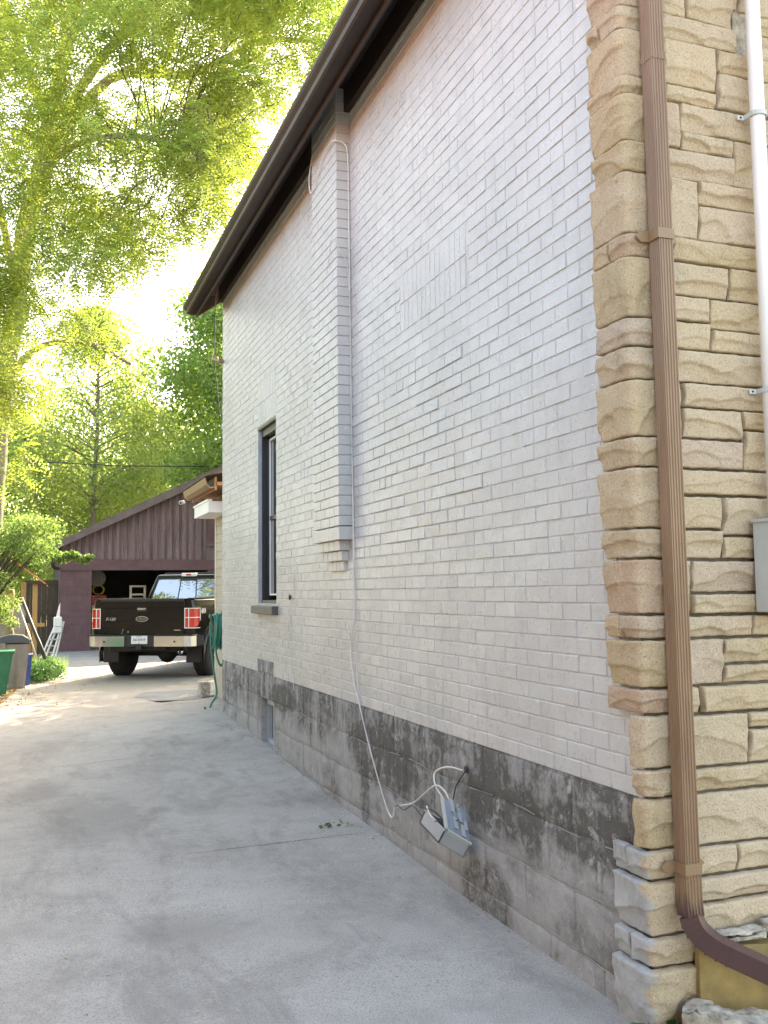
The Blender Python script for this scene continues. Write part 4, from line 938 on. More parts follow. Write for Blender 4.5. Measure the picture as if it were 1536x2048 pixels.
# ============================================================ LARGE LOCUST TREE
CLUMPS = [(0.15,14.64,9.46,0.46,77),(-0.39,18.6,13.92,0.58,51),(1.29,15.67,7.03,0.51,88),(2.84,15.06,9.37,0.45,85),(2.79,14.41,11.44,0.53,75),(1.19,16.95,8.85,0.62,64),(2.8,14.47,9.52,0.33,46),(3.41,17.26,9.88,0.48,88),(0.95,13.79,9.94,0.34,72),(-0.75,14.7,11.52,0.43,66),(2.72,16.88,9.15,0.53,72),(-0.0,14.29,6.28,0.38,86),(3.19,13.54,11.75,0.48,49),(-1.25,17.66,9.96,0.38,51),(-0.16,18.29,9.95,0.48,85),(5.16,16.03,13.48,0.56,47),(-0.37,20.32,10.67,0.74,80),(2.57,16.29,12.79,0.46,65),(-1.27,19.0,5.81,0.47,69),(0.4,20.35,14.7,0.67,54),(0.15,14.82,8.22,0.57,87),(0.12,18.88,8.26,0.43,66),(0.01,17.98,12.63,0.68,76),(0.2,16.07,10.57,0.52,87),(-0.52,17.45,8.8,0.65,78),(3.89,13.8,11.26,0.49,88),(-1.6,20.36,7.04,0.53,77),(-0.02,14.3,10.98,0.48,57),(0.07,15.33,8.41,0.45,53),(0.84,18.0,7.74,0.47,45),(-0.49,18.18,12.64,0.7,88),(2.09,13.79,8.29,0.33,61),(-1.08,18.36,12.65,0.55,55),(2.1,17.44,10.08,0.66,60),(2.79,16.28,11.57,0.39,56),(-0.62,19.76,13.31,0.58,57),(3.17,14.95,12.3,0.37,78),(-0.42,19.29,11.8,0.53,74),(-0.19,19.45,14.89,0.7,60),(3.89,14.66,12.35,0.42,54),(4.86,15.5,12.58,0.52,60),(1.54,14.83,11.74,0.5,49),(1.27,13.74,9.66,0.32,81),(3.2,16.78,10.38,0.53,86),(2.77,15.54,8.24,0.53,69),(2.83,16.99,9.38,0.4,81),(0.62,14.32,8.83,0.32,66),(2.7,15.15,10.86,0.56,59),(-1.02,20.09,7.63,0.57,80),(-1.01,14.91,7.48,0.48,51),(0.47,17.15,10.23,0.4,53),(3.37,17.44,9.84,0.43,81),(0.1,15.43,11.0,0.39,81),(2.31,19.91,11.8,0.68,73),(-1.77,20.35,13.24,0.52,52),(2.39,16.6,11.82,0.63,83),(1.01,14.94,7.94,0.58,58),(3.44,17.99,13.9,0.56,53),(-0.99,14.17,8.76,0.31,74),(2.54,15.64,10.8,0.39,65),(-0.41,14.66,4.59,0.36,82),(-1.53,19.88,8.06,0.48,78),(3.57,16.4,9.66,0.36,48),(1.1,15.89,11.88,0.57,52),(-1.43,19.12,10.3,0.5,81),(0.88,16.38,11.41,0.52,82),(2.71,15.05,12.04,0.51,47),(-1.59,20.27,15.18,0.49,86),(1.13,16.03,8.44,0.43,84),(2.52,18.26,14.9,0.43,87),(-1.22,17.79,7.11,0.41,81),(-0.84,15.94,8.81,0.6,72),(-1.09,17.19,11.9,0.64,50),(-0.58,17.01,11.38,0.49,51),(4.16,15.16,12.94,0.55,76),(2.06,17.62,12.77,0.65,79),(0.56,18.5,12.37,0.66,73),(0.08,15.42,7.48,0.58,81),(-0.74,20.58,13.31,0.5,82),(1.58,14.09,11.37,0.36,79),(1.02,19.6,13.96,0.59,47),(1.46,17.7,12.85,0.41,87),(-0.69,15.48,6.5,0.36,86),(4.11,14.31,11.65,0.36,86),(0.37,16.42,6.26,0.49,56),(2.59,17.35,12.46,0.57,72),(-0.87,20.64,6.84,0.78,86),(-1.02,18.71,13.95,0.71,58),(0.63,19.85,9.15,0.65,71),(0.84,16.18,8.5,0.54,69),(0.64,19.9,13.53,0.64,52),(0.62,14.29,6.64,0.53,69),(-0.34,15.02,4.61,0.47,68),(0.43,14.44,8.8,0.47,64),(-0.98,18.41,11.95,0.57,62),(1.84,14.12,6.89,0.31,88),(-0.42,20.9,13.32,0.49,63),(4.38,16.26,13.2,0.58,49),(1.24,16.6,8.03,0.51,89),(5.08,15.3,11.55,0.35,51),(0.38,17.12,11.76,0.45,45),(-0.9,18.49,5.77,0.53,79),(1.58,14.08,9.97,0.36,55),(0.1,17.69,11.07,0.4,63),(0.48,14.7,10.71,0.35,56),(1.59,17.75,8.92,0.6,76),(-0.54,15.14,6.51,0.37,73),(0.29,14.77,6.64,0.39,60),(0.35,14.27,10.93,0.44,55),(2.42,14.43,8.81,0.51,48),(0.91,19.47,11.41,0.59,62),(-0.56,17.16,12.02,0.61,50),(1.27,14.4,10.88,0.43,84),(-0.73,17.69,12.09,0.4,75),(2.08,15.22,11.94,0.58,74),(3.23,17.13,12.75,0.4,69),(-0.75,16.5,10.49,0.59,77),(2.92,17.45,12.96,0.56,48),(1.93,18.6,10.69,0.57,83),(3.26,14.27,12.19,0.43,58),(-0.52,15.39,4.71,0.46,89),(-0.69,16.52,6.49,0.48,65),(3.68,15.45,10.57,0.5,70),(-0.99,15.06,5.17,0.45,85),(-0.21,17.66,6.08,0.49,75),(0.9,14.52,8.62,0.51,51),(2.13,19.9,11.02,0.46,70),(-0.56,15.34,4.78,0.44,57),(-0.57,15.86,6.77,0.59,71),(0.3,19.59,9.33,0.56,67),(-0.38,14.02,5.0,0.48,88),(1.65,19.27,10.34,0.56,84),(-0.06,16.16,10.63,0.47,54),(-0.45,16.4,9.57,0.46,87),(1.46,19.43,9.13,0.56,57),(0.4,17.7,6.98,0.58,66),(-0.41,20.17,13.02,0.66,87),(0.58,16.78,8.31,0.4,70),(2.25,14.56,8.71,0.33,71),(-0.36,20.23,14.73,0.56,66),(3.38,15.48,13.09,0.34,86),(0.37,13.52,9.54,0.42,52),(-0.05,18.43,7.32,0.7,81),(1.12,13.98,8.83,0.49,67),(2.97,13.99,11.72,0.43,66),(3.83,17.05,12.23,0.47,71),(-1.19,15.26,4.69,0.52,65),(-0.38,16.34,9.89,0.39,47),(0.83,18.52,10.51,0.6,89),(5.75,16.85,14.66,0.43,48),(1.49,13.68,11.02,0.3,77),(-1.08,16.81,5.02,0.4,62),(2.17,19.52,15.54,0.75,89),(0.24,14.77,7.94,0.42,59),(3.7,13.59,11.79,0.51,65),(-0.3,15.33,9.62,0.54,85),(0.44,16.4,7.93,0.62,53),(0.8,13.57,6.3,0.35,79),(3.79,17.88,13.76,0.68,56),(1.31,15.88,9.59,0.46,87),(3.63,16.2,12.25,0.63,57),(-0.09,14.12,10.51,0.36,66),(0.47,19.45,9.4,0.61,74),(4.66,14.21,11.19,0.38,67),(3.75,16.78,12.4,0.5,84),(2.26,18.51,8.65,0.7,85),(-1.31,14.68,10.45,0.45,50),(0.53,19.33,11.95,0.57,50),(2.92,14.46,12.38,0.51,82),(2.66,14.07,11.45,0.49,48),(-0.91,17.45,5.52,0.37,58),(-0.58,14.78,9.99,0.49,61),(3.36,15.95,12.19,0.41,80),(4.86,14.28,11.55,0.4,55),(2.72,17.37,10.61,0.63,52),(0.18,14.23,7.17,0.49,80),(1.4,17.74,13.08,0.4,47),(2.8,19.9,11.19,0.51,53),(3.46,17.78,14.82,0.55,63),(-1.24,19.94,12.8,0.75,69),(3.9,16.28,12.58,0.54,72),(-0.92,18.79,5.32,0.68,50),(1.84,19.92,9.07,0.67,64),(2.82,14.48,8.07,0.47,75),(-1.21,19.01,7.1,0.72,82),(2.64,17.92,14.19,0.48,82),(2.92,13.93,9.57,0.33,57),(3.35,16.48,10.12,0.61,80),(1.32,16.17,12.25,0.49,49),(3.76,14.7,9.63,0.45,88),(-1.58,20.75,7.89,0.66,80),(3.33,17.74,14.61,0.41,52),(1.1,19.84,9.13,0.71,45),(3.11,16.74,12.98,0.62,67),(-1.33,19.28,12.58,0.71,65),(1.34,16.18,9.4,0.35,52),(-0.97,20.96,8.78,0.68,54),(-0.69,14.93,6.45,0.45,88),(5.1,17.43,13.81,0.56,45),(0.47,16.33,9.55,0.6,77),(0.24,20.21,10.26,0.69,59),(3.24,17.02,13.74,0.56,83),(5.15,15.95,12.83,0.5,84),(-1.43,15.93,11.8,0.47,51),(-0.9,15.78,4.93,0.36,46),(4.4,16.0,12.67,0.36,77),(-0.41,15.95,6.17,0.35,87),(-0.57,17.01,11.23,0.6,48),(-1.26,19.79,12.75,0.73,67),(-1.25,14.93,6.97,0.4,77),(0.78,18.33,12.38,0.59,79),(0.56,18.36,14.37,0.44,78),(-1.09,15.0,11.04,0.53,46),(0.49,16.52,8.29,0.55,69),(-0.66,16.0,11.92,0.38,57),(-0.69,18.09,6.73,0.52,71),(-0.55,15.84,6.72,0.56,55),(0.45,18.31,10.1,0.64,62),(-1.9,20.97,15.71,0.61,67),(3.28,16.7,9.28,0.41,60),(-1.26,16.34,7.24,0.36,60),(-0.52,18.35,12.16,0.58,63),(2.09,13.87,8.13,0.51,61),(1.13,16.41,7.38,0.58,89),(-1.27,15.47,5.14,0.52,55),(1.34,12.6,9.78,0.37,52),(5.24,17.7,14.95,0.45,72),(-1.42,19.73,7.84,0.66,74),(1.85,18.28,8.95,0.51,75),(-0.52,15.06,5.12,0.38,60),(-1.08,17.87,9.19,0.51,53),(3.63,16.88,9.91,0.37,72),(2.32,16.48,12.47,0.44,63),(1.62,19.66,11.94,0.53,47),(-0.03,19.45,7.45,0.65,85),(-0.42,17.03,5.43,0.64,59),(1.89,13.33,8.64,0.4,47),(-1.39,19.76,10.41,0.58,60),(-0.57,14.85,7.53,0.41,47),(-0.99,15.65,7.79,0.56,51),(1.41,18.31,10.99,0.57,70),(-1.17,18.87,12.66,0.69,86),(-1.37,18.92,13.35,0.63,51),(0.25,19.42,13.69,0.65,72),(1.44,13.5,7.99,0.41,70),(2.8,16.6,13.08,0.54,56),(1.51,13.98,6.83,0.46,71),(2.64,15.26,12.87,0.44,72),(0.96,12.98,7.86,0.46,67),(-1.06,15.67,8.91,0.34,78),(1.36,16.55,7.56,0.3,34),(1.48,15.36,6.67,0.3,34),(1.5,15.02,6.89,0.3,34),(1.28,16.45,6.47,0.3,34),(0.79,16.35,6.22,0.3,34),(1.0,15.27,5.87,0.3,34),(2.37,15.36,7.27,0.3,34),(2.18,15.46,7.11,0.3,34),(0.51,16.29,6.52,0.3,34),(-0.01,16.72,5.23,0.3,34),(-0.16,16.65,4.87,0.3,34),(0.64,15.36,5.46,0.3,34),(0.27,15.65,5.99,0.3,34),(1.49,16.06,6.29,0.3,34),(-0.22,16.25,3.98,0.3,34),(-0.34,15.47,3.48,0.3,34),(2.25,15.7,7.76,0.3,34),(2.71,16.2,8.14,0.3,34),(-0.3,16.27,6.44,0.3,34),(-0.04,16.49,6.87,0.3,34),(-4.29,17.05,15.18,0.75,60),(-5.81,23.85,16.28,0.75,60),(-5.37,16.84,5.91,0.75,60),(-3.94,23.95,10.59,0.75,60),(-4.41,22.91,6.87,0.75,60),(-4.69,15.91,8.77,0.75,60),(-5.56,16.83,5.73,0.75,60),(-7.0,22.33,16.55,0.75,60),(-5.82,16.48,8.35,0.75,60),(-3.07,20.47,16.81,0.75,60),(-2.04,20.11,9.63,0.75,60),(-2.87,15.97,10.46,0.75,60),(-3.05,17.25,6.14,0.75,60),(-4.48,17.41,6.5,0.75,60),(-5.09,16.32,11.07,0.75,60),(-2.54,21.01,10.35,0.75,60),(-3.2,19.67,6.94,0.75,60),(-1.88,17.16,16.28,0.75,60),(-7.53,21.74,10.6,0.75,60),(-3.2,23.34,6.23,0.75,60),(-5.2,19.72,11.19,0.75,60),(-8.53,21.38,11.85,0.75,60),(-6.33,16.28,11.24,0.75,60),(-7.14,18.98,12.39,0.75,60),(-7.57,20.93,9.5,0.75,60),(-1.34,15.18,7.35,0.75,60),(-5.75,16.39,5.24,0.75,60),(-7.57,22.21,12.57,0.75,60),(-5.02,18.28,16.06,0.75,60),(-2.31,21.18,16.41,0.75,60),(-5.91,18.16,15.33,0.75,60),(-4.17,16.63,6.0,0.75,60),(-2.48,17.88,15.12,0.75,60),(-4.86,18.37,5.37,0.75,60),(-5.41,17.12,14.78,0.75,60),(-3.88,18.85,8.3,0.75,60),(-2.51,20.75,18.84,0.75,60),(-5.2,17.93,10.11,0.75,60),(-5.88,15.85,12.39,0.75,60),(-3.6,16.2,4.74,0.75,60),(-2.27,17.55,8.66,0.75,60),(-8.68,23.75,17.23,0.75,60),(-3.77,17.33,4.89,0.75,60),(-5.68,15.78,8.54,0.75,60),(-6.2,23.56,12.8,0.75,60),(-3.07,15.34,14.26,0.75,60),(-7.98,20.17,10.34,0.75,60),(-3.83,16.88,5.91,0.75,60),(-5.03,21.29,7.21,0.75,60),(-4.8,15.75,13.49,0.75,60),(-1.68,15.34,13.33,0.75,60),(-3.06,19.04,10.5,0.75,60),(-3.88,18.38,13.83,0.75,60),(-6.97,21.17,16.13,0.75,60),(-5.92,20.2,12.68,0.75,60),(-4.26,21.22,8.41,0.75,60),(-6.7,20.44,16.69,0.75,60),(-7.91,22.87,13.76,0.75,60),(-6.54,16.9,10.79,0.75,60),(-4.42,17.29,9.77,0.75,60),(-1.78,16.16,9.22,0.75,60),(-2.93,18.47,8.94,0.75,60),(-2.96,18.05,7.7,0.75,60),(-1.84,15.52,8.06,0.75,60),(-7.48,20.75,17.5,0.75,60),(-7.15,19.44,11.11,0.75,60),(-8.66,23.45,5.79,0.75,60),(-1.67,17.58,12.47,0.75,60),(-7.62,21.97,5.48,0.75,60),(-8.42,22.42,18.87,0.75,60),(0.07,18.67,19.65,0.75,60),(6.35,19.16,20.77,0.75,60),(2.07,17.7,18.95,0.75,60),(2.81,18.46,21.23,0.75,60),(4.32,17.4,21.62,0.75,60),(2.58,17.35,17.78,0.75,60),(4.39,17.12,19.01,0.75,60),(7.42,18.46,24.88,0.75,60),(-2.15,19.24,22.22,0.75,60),(-1.52,18.89,21.66,0.75,60),(0.66,17.53,18.13,0.75,60),(2.31,16.58,15.73,0.75,60),(4.74,14.72,17.75,0.75,60),(5.91,19.07,16.85,0.75,60),(-1.71,17.86,17.51,0.75,60),(3.77,19.93,18.01,0.75,60),(3.53,16.15,14.61,0.75,60),(2.36,15.3,13.58,0.75,60),(2.85,15.8,15.99,0.75,60),(5.16,17.62,17.19,0.75,60),(-0.5,17.3,18.99,0.75,60),(-0.3,18.41,16.59,0.75,60),(-1.61,18.12,16.57,0.75,60),(4.3,18.1,16.99,0.75,60),(-1.01,18.07,19.38,0.75,60),(5.45,16.66,20.74,0.75,60),(-1.37,18.91,16.64,0.75,60),(-1.73,15.73,13.25,0.75,60),(1.08,19.39,20.34,0.75,60),(1.17,19.97,17.51,0.75,60),(4.66,18.07,18.05,0.75,60),(2.83,16.31,20.96,0.75,60),(0.87,18.23,21.02,0.75,60),(-0.66,14.55,16.53,0.75,60),(0.87,19.58,20.26,0.75,60),(-1.34,15.39,13.59,0.75,60),(6.32,17.76,20.74,0.75,60),(4.35,19.19,17.94,0.75,60),(2.78,16.17,16.96,0.75,60),(1.41,15.67,13.58,0.75,60),(3.88,18.91,21.35,0.75,60),(0.82,16.53,19.05,0.75,60),(2.34,14.42,17.59,0.75,60),(0.42,18.72,22.28,0.75,60),(0.86,19.21,17.85,0.75,60),(2.82,17.07,15.07,0.75,60),(-1.68,16.28,15.8,0.75,60),(1.03,19.19,19.61,0.75,60),(4.73,15.1,14.97,0.75,60),(4.39,15.32,15.1,0.75,60),(8.37,19.15,22.81,0.75,60),(2.36,18.0,18.97,0.75,60),(5.57,18.17,21.95,0.75,60),(-1.21,16.22,17.82,0.75,60),(-2.15,16.99,14.04,0.75,60),(-0.6,15.69,14.84,0.75,60),(-0.76,15.4,16.28,0.75,60),(-0.16,14.41,12.09,0.75,60),(2.54,17.14,17.68,0.75,60),(8.53,18.75,25.94,0.75,60),(2.81,14.7,10.98,0.4,65),(3.0,16.89,8.67,0.35,61),(2.63,14.99,10.75,0.44,59),(4.72,14.01,10.6,0.48,73),(2.69,15.99,8.09,0.52,57),(3.16,16.05,8.86,0.51,51),(2.41,13.29,7.7,0.54,49),(3.95,14.59,10.05,0.38,68),(4.4,17.1,10.71,0.41,51),(2.63,15.35,8.01,0.44,65),(4.71,14.94,11.88,0.5,71),(5.87,17.03,12.66,0.49,47),(2.64,13.53,10.2,0.49,54),(4.9,16.95,13.27,0.49,68),(3.81,14.03,9.56,0.54,49),(3.49,13.67,10.75,0.49,71),(4.23,13.85,10.26,0.39,45),(2.9,17.08,9.47,0.36,66),(4.05,16.19,10.57,0.4,67),(3.3,17.22,13.33,0.37,50),(2.28,13.73,11.0,0.53,65),(3.9,16.76,13.33,0.45,70),(3.4,13.52,10.82,0.51,51),(2.63,14.32,9.71,0.41,68),(2.96,16.99,11.77,0.44,68),(4.04,17.01,11.41,0.41,61),(3.59,13.63,11.08,0.4,45),(2.94,13.38,9.22,0.43,70),(2.64,16.17,9.51,0.39,53),(2.8,14.79,9.28,0.38,53),(4.17,15.3,10.18,0.47,74),(3.2,13.99,11.17,0.35,51),(4.55,16.8,12.17,0.54,48),(5.79,16.49,12.61,0.42,50),(4.18,16.95,11.25,0.52,71),(2.4,13.35,8.06,0.42,53),(3.59,16.99,9.25,0.53,63),(4.49,14.69,11.57,0.51,58),(3.24,16.38,8.65,0.37,57),(4.44,13.25,10.07,0.38,61),(2.41,13.79,10.88,0.51,74),(2.92,16.13,9.99,0.36,71),(4.49,14.22,10.55,0.55,59),(5.55,17.46,13.93,0.5,47),(3.89,15.52,11.08,0.38,56),(3.61,13.4,10.07,0.47,60),(2.71,17.36,12.73,0.5,72),(3.4,15.71,10.48,0.43,45),(3.61,14.74,8.94,0.53,72),(2.55,15.8,10.44,0.43,74),(2.95,16.82,8.86,0.46,54),(3.3,14.4,11.13,0.45,60),(3.31,16.91,9.29,0.42,46),(3.27,15.99,9.17,0.43,68),(2.69,15.32,10.72,0.54,67),(2.3,13.79,8.47,0.43,73),(3.56,17.19,13.01,0.39,62),(2.95,16.88,11.36,0.41,48),(5.07,15.74,11.61,0.39,48),(4.11,16.51,9.97,0.54,60),(2.25,13.82,10.2,0.48,49),(4.02,16.62,11.59,0.41,52),(3.36,16.02,11.82,0.45,65),(2.76,15.53,8.54,0.54,74),(2.27,14.29,8.8,0.49,49),(4.34,16.4,11.67,0.54,53),(2.64,14.96,10.11,0.43,73),(2.66,13.26,10.59,0.45,53),(3.7,17.12,12.87,0.39,54),(2.28,14.22,8.73,0.5,57),(5.24,16.56,11.76,0.36,55),(3.06,14.13,9.69,0.41,74),(2.93,17.09,10.78,0.44,58),(3.59,14.06,10.96,0.49,62),(3.46,17.44,11.13,0.39,68),(3.08,16.57,10.66,0.48,70),(3.36,13.34,11.0,0.51,61),(4.53,14.79,11.42,0.48,60),(2.58,13.79,9.77,0.52,50),(3.85,13.75,10.67,0.36,55),(2.8,14.36,10.43,0.51,73),(2.18,13.86,10.41,0.42,56),(3.58,15.46,11.69,0.48,69),(3.49,17.07,11.28,0.38,57),(2.97,13.39,10.61,0.39,60),(-1.04,18.72,12.27,0.55,58),(1.99,15.73,8.36,0.62,51),(-0.02,16.64,7.17,0.47,52),(2.17,18.44,11.6,0.5,67),(-0.3,17.97,8.18,0.64,64),(1.37,17.06,12.44,0.6,72),(-0.24,17.08,12.53,0.6,66),(-0.45,15.13,9.29,0.63,70),(1.0,18.92,9.48,0.64,50),(-0.79,15.86,6.61,0.6,61),(1.38,15.48,7.99,0.6,50),(-0.99,18.59,10.31,0.65,51),(-0.07,18.43,12.71,0.53,59),(0.3,16.63,10.3,0.47,52),(-0.29,18.84,12.98,0.48,76),(-0.06,14.74,6.35,0.57,71),(-0.93,16.49,9.13,0.61,61),(0.47,17.46,12.88,0.64,73),(1.36,15.15,7.83,0.64,52),(0.49,17.66,8.32,0.5,58),(0.56,14.72,9.38,0.51,72),(0.33,14.6,8.65,0.45,77),(1.7,17.27,10.25,0.58,63),(-0.83,17.73,12.77,0.61,51),(1.66,18.4,13.79,0.55,64),(2.16,16.65,8.61,0.62,63),(-0.15,18.1,8.51,0.57,58),(1.89,14.84,7.5,0.58,67),(-0.76,14.42,7.6,0.59,69),(1.78,16.88,11.25,0.6,51),(-0.47,18.3,9.73,0.54,78),(2.03,15.83,10.15,0.58,69),(2.07,18.61,12.84,0.54,58),(0.12,15.47,10.55,0.6,60),(1.72,16.01,8.7,0.53,67),(-0.89,15.62,8.64,0.61,76),(0.01,18.93,11.6,0.61,73),(-0.26,16.96,7.4,0.54,57),(1.13,16.07,7.96,0.6,70),(-0.14,14.57,7.73,0.55,65),(1.34,16.89,8.49,0.45,53),(0.79,14.31,6.88,0.61,65),(1.0,16.02,12.08,0.64,54),(-0.4,16.41,10.01,0.46,52),(0.71,15.2,11.61,0.5,57),(1.96,17.25,11.97,0.49,77),(1.29,16.86,11.62,0.56,50),(1.78,17.49,11.81,0.47,63),(0.12,15.38,7.95,0.47,57),(-0.76,15.71,6.6,0.63,65)]
def limb(mb, pts, r0, r1, n=9):
    Q = curve_pts(pts, 5); m_ = len(Q); mb.tube(Q, [lerp(r0, r1, (i/(m_-1))**.8)*(1+.06*math.sin(i*2.3)) for i in range(m_)], n)
lt = empty('locust_tree', (-.75, 21, 0), 0, 'tall locust tree with feathery yellow-green leaves overhanging the driveway from the left', 'tree')
off = Vector((-.75, 21, 0))
def rel(p): return tuple(Vector(p)-off)
tk = MB(); limb(tk, [rel(p) for p in ((-.80, 21, -.1), (-.74, 21, 2), (-.62, 21, 5), (-.34, 20.9, 7.5), (-.12, 20.8, 9.3), (.25, 20.6, 11.5), (.7, 20, 14), (1.0, 19.6, 17))], .27, .12, 12)
tk.build('trunk', 'bark', lt, True)
LIMBS = [[(-.12, 20.8, 9.3), (.8, 19, 11.6), (2.2, 17, 12.6), (3.6, 15.6, 13.0), (5.2, 14.6, 12.8)],
         [(.1, 20.7, 10.6), (1.4, 19.5, 12.2), (2.9, 18.2, 11.9), (4.2, 17.4, 12.4), (6, 16.4, 12)],
         [(-.35, 20.9, 7.5), (-.2, 19, 9.0), (.5, 17, 9.4), (1.5, 15.2, 9.0), (2.5, 14.0, 8.2)],
         [(-.5, 21, 6.4), (-.8, 19.5, 7.4), (-1.2, 17.6, 7.6), (-1.3, 16, 6.8)],
         [(-.3, 20.9, 8), (-.9, 18, 10), (-1.4, 15.5, 10.6), (-1.2, 13.6, 9.6)],
         [(.25, 20.6, 11.5), (-.8, 18.5, 13.5), (-1, 15.5, 14), (0, 13, 13)],
         [(-.55, 21, 6.0), (.1, 20.5, 6.7), (1.0, 20, 6.8), (1.9, 19.6, 6.3)],
         [(.7, 20, 14), (2.2, 18.4, 15), (4.4, 17, 15), (6.5, 16, 14)]]
LP = []
for i, L in enumerate(LIMBS):
    mb = MB(); limb(mb, [rel(p) for p in L], .135 if i < 2 else .09, .03); mb.build('limb', 'bark', lt, True); LP += [Vector(p) for p in curve_pts(L, 4)]
GAPC = [(1.15, 16.2, 10.3, .52), (1.5, 15.5, 8.5, .30), (3.9, 15.5, 9.9, .42), (3.2, 15.5, 8.6, .28), (.9, 17, 6.9, .5), (2.9, 16, 11.4, .3), (.1, 17, 8.6, .25)]
def GAPS(x, y, z):    # open pockets in the crown
    return any((x*gy/y-gx)**2+((z-1.65)*gy/y+1.65-gz_)**2 < gr*gr for gx, gy, gz_, gr in GAPC)
rgl = np.random.default_rng(11); Vs = []; Fs = []; nb = 0; tw = MB(); lr_ = random.Random(4)
for ci, (x, y, z, r, q) in enumerate(CLUMPS):
    c = np.array([x, y, z]); n = int(q*1.22)
    if GAPS(x, y, z) or (ci % 6 == 5 and x > -1.5): continue
    P, dd = clump_points(c, r, n, rgl, .7); dirs = dd*np.array([1, 1, .5])+np.array([0, 0, -.25])+rgl.normal(scale=.35, size=(n, 3))
    V, F = fronds(P, dirs, .36, .019, 7, rgl); V = V-np.array(off); Vs.append(V); Fs.append(F+nb); nb += len(V)
    cv = Vector((x, y, z)); b0 = min(LP, key=lambda p: (p-cv).length); mid = (b0+cv)/2+Vector((lr_.uniform(-.2, .2), lr_.uniform(-.2, .2), lr_.uniform(.05, .4)))
    mid2 = (mid+cv)/2+Vector((lr_.uniform(-.25, .25), lr_.uniform(-.25, .25), lr_.uniform(-.1, .15))); 
    if ci % 2 == 0 and (cv-b0).length < 3.2: limb(tw, [rel(b0), rel(mid), rel(mid2), rel(cv)], .013, .005, 5)
    for _ in range(3):
        e = cv+Vector((lr_.uniform(-1, 1), lr_.uniform(-1, 1), lr_.uniform(-.8, .5)))*r*.8; tw.tube([rel(cv), rel((cv+e)/2+Vector((0, 0, .05))), rel(e)], [.005, .004, .002], 4, False)
tw.build('twigs', 'twig', lt)
put('crown', fast_mesh('crown', np.concatenate(Vs), np.concatenate(Fs), 'locust'), lt)

# ============================================================ BACKGROUND TREES
def tree(name, x, y, h, r, label, mat, n, leafsz, seed, trunk_r=.2, z0=.25, shape='round', droop=.0, nclump=60, cat='tree', bark='twig', density=1.0, group=None):
    rg = np.random.default_rng(seed); rr = random.Random(seed); e = empty(name, (x, y, 0), 0, label, cat, group)
    mb = MB(); limb(mb, [(0, 0, -.1), (.1*rr.uniform(-1, 1), 0, h*.3), (.25*rr.uniform(-1, 1), .1, h*.65), (.3*rr.uniform(-1, 1), 0, h*.93)], trunk_r, trunk_r*.15, 9)
    cs = []
    for k in range(nclump):
        t = rg.uniform(0, 1)**(.9); zz = h*(z0+(1-z0)*t)
        if shape == 'cone': rad = r*(1-t)**.75+.25
        elif shape == 'column': rad = r*(.65+.35*math.sin(math.pi*min(1, t*1.05)))*(1 if t < .85 else (1-t)/.15+.1)
        else: rad = r*math.sqrt(max(.02, 1-(2*t-1)**2))
        a = rg.uniform(0, 2*math.pi); q = rad*rg.uniform(.25, 1)**.6; cs.append((q*math.cos(a), q*math.sin(a), zz, rad*.33+.35))
    tw = MB(); Vs = []
    for (cx_, cy_, cz_, cr_) in cs:
        m_ = int(n/nclump*rg.uniform(.5, 1.5)); P, dd = clump_points(np.array([cx_, cy_, cz_]), cr_, m_, rg, .8)
        if droop: P[:, 2] -= droop*rg.uniform(0, 1, m_)**2
        V, F = leaf_quads(P, None, leafsz, leafsz*.55, rg); Vs.append(V)
        limb(tw, [(0, 0, max(.5, cz_-.25*math.hypot(cx_, cy_)-.3)), (cx_*.5, cy_*.5, cz_-.1*math.hypot(cx_, cy_)), (cx_, cy_, cz_)], trunk_r*.22, .012, 5)
    mb.build('trunk', bark, e, True); tw.build('branches', bark, e)
    V = np.concatenate(Vs); put('crown', fast_mesh('crown', V, np.arange(len(V)).reshape(-1, 4), mat), e); return e
tree('background_tree', 2.55, 41, 13.6, 3.1, 'thin yellowing tree with a visible straight trunk rising behind the garage roof', 'yleaf', 36000, .17, 21, .20, .10, 'round', .7, 90, bark='bark')
tree('background_tree', 7.6, 36, 15.0, 3.0, 'dense green drooping tree behind the garage next to the house wall', 'dleaf', 44000, .19, 22, .26, .12, 'column', 1.0, 110)
tree('background_tree', 5.2, 46, 10.5, 3.4, 'pale sunlit low tree in the gap above the garage roof', 'yleaf', 22000, .2, 23, .26, .18, 'round', .4, 80)
tree('background_tree', -1.3, 43, 9.5, 2.8, 'bronze tinted tree at the left behind the fence', 'yleaf', 22000, .17, 24, .2, .08, 'round', .5, 70)
tree('background_tree', 9.8, 44, 15, 3.6, 'bright yellow-green tree seen just left of and below the eave end', 'locust', 30000, .2, 25, .25, .3, 'round', .3, 90)
tree('background_tree', 1.2, 52, 10, 4.0, 'low hazy green tree furthest away between trunk and garage', 'yleaf', 20000, .24, 26, .2, .05, 'round', .3, 70)
tree('background_tree', 6.3, 55, 9.5, 4.5, 'low green mass of foliage right behind the garage ridge', 'dleaf', 22000, .24, 27, .2, .05, 'round', .3, 70)
tree('background_tree', -4.5, 36, 13, 3.5, 'green tree behind the big trunk at the left edge', 'dleaf', 34000, .2, 28, .2, .15, 'round', .5, 70)

tree('unseen_yard_tree', 9.6, 22.5, 11.5, 3.6, 'leafy backyard tree standing behind the house extension', 'dleaf', 22000, .20, 31, .22, .25, 'round', .4, 60)  # added tree, hidden by the house, there to shade the driveway
tree('unseen_yard_tree', 6.8, 17.6, 7.5, 2.0, 'small backyard tree close behind the house extension', 'dleaf', 9000, .18, 32, .14, .3, 'round', .3, 34)  # second added tree out of view, extends the driveway shade
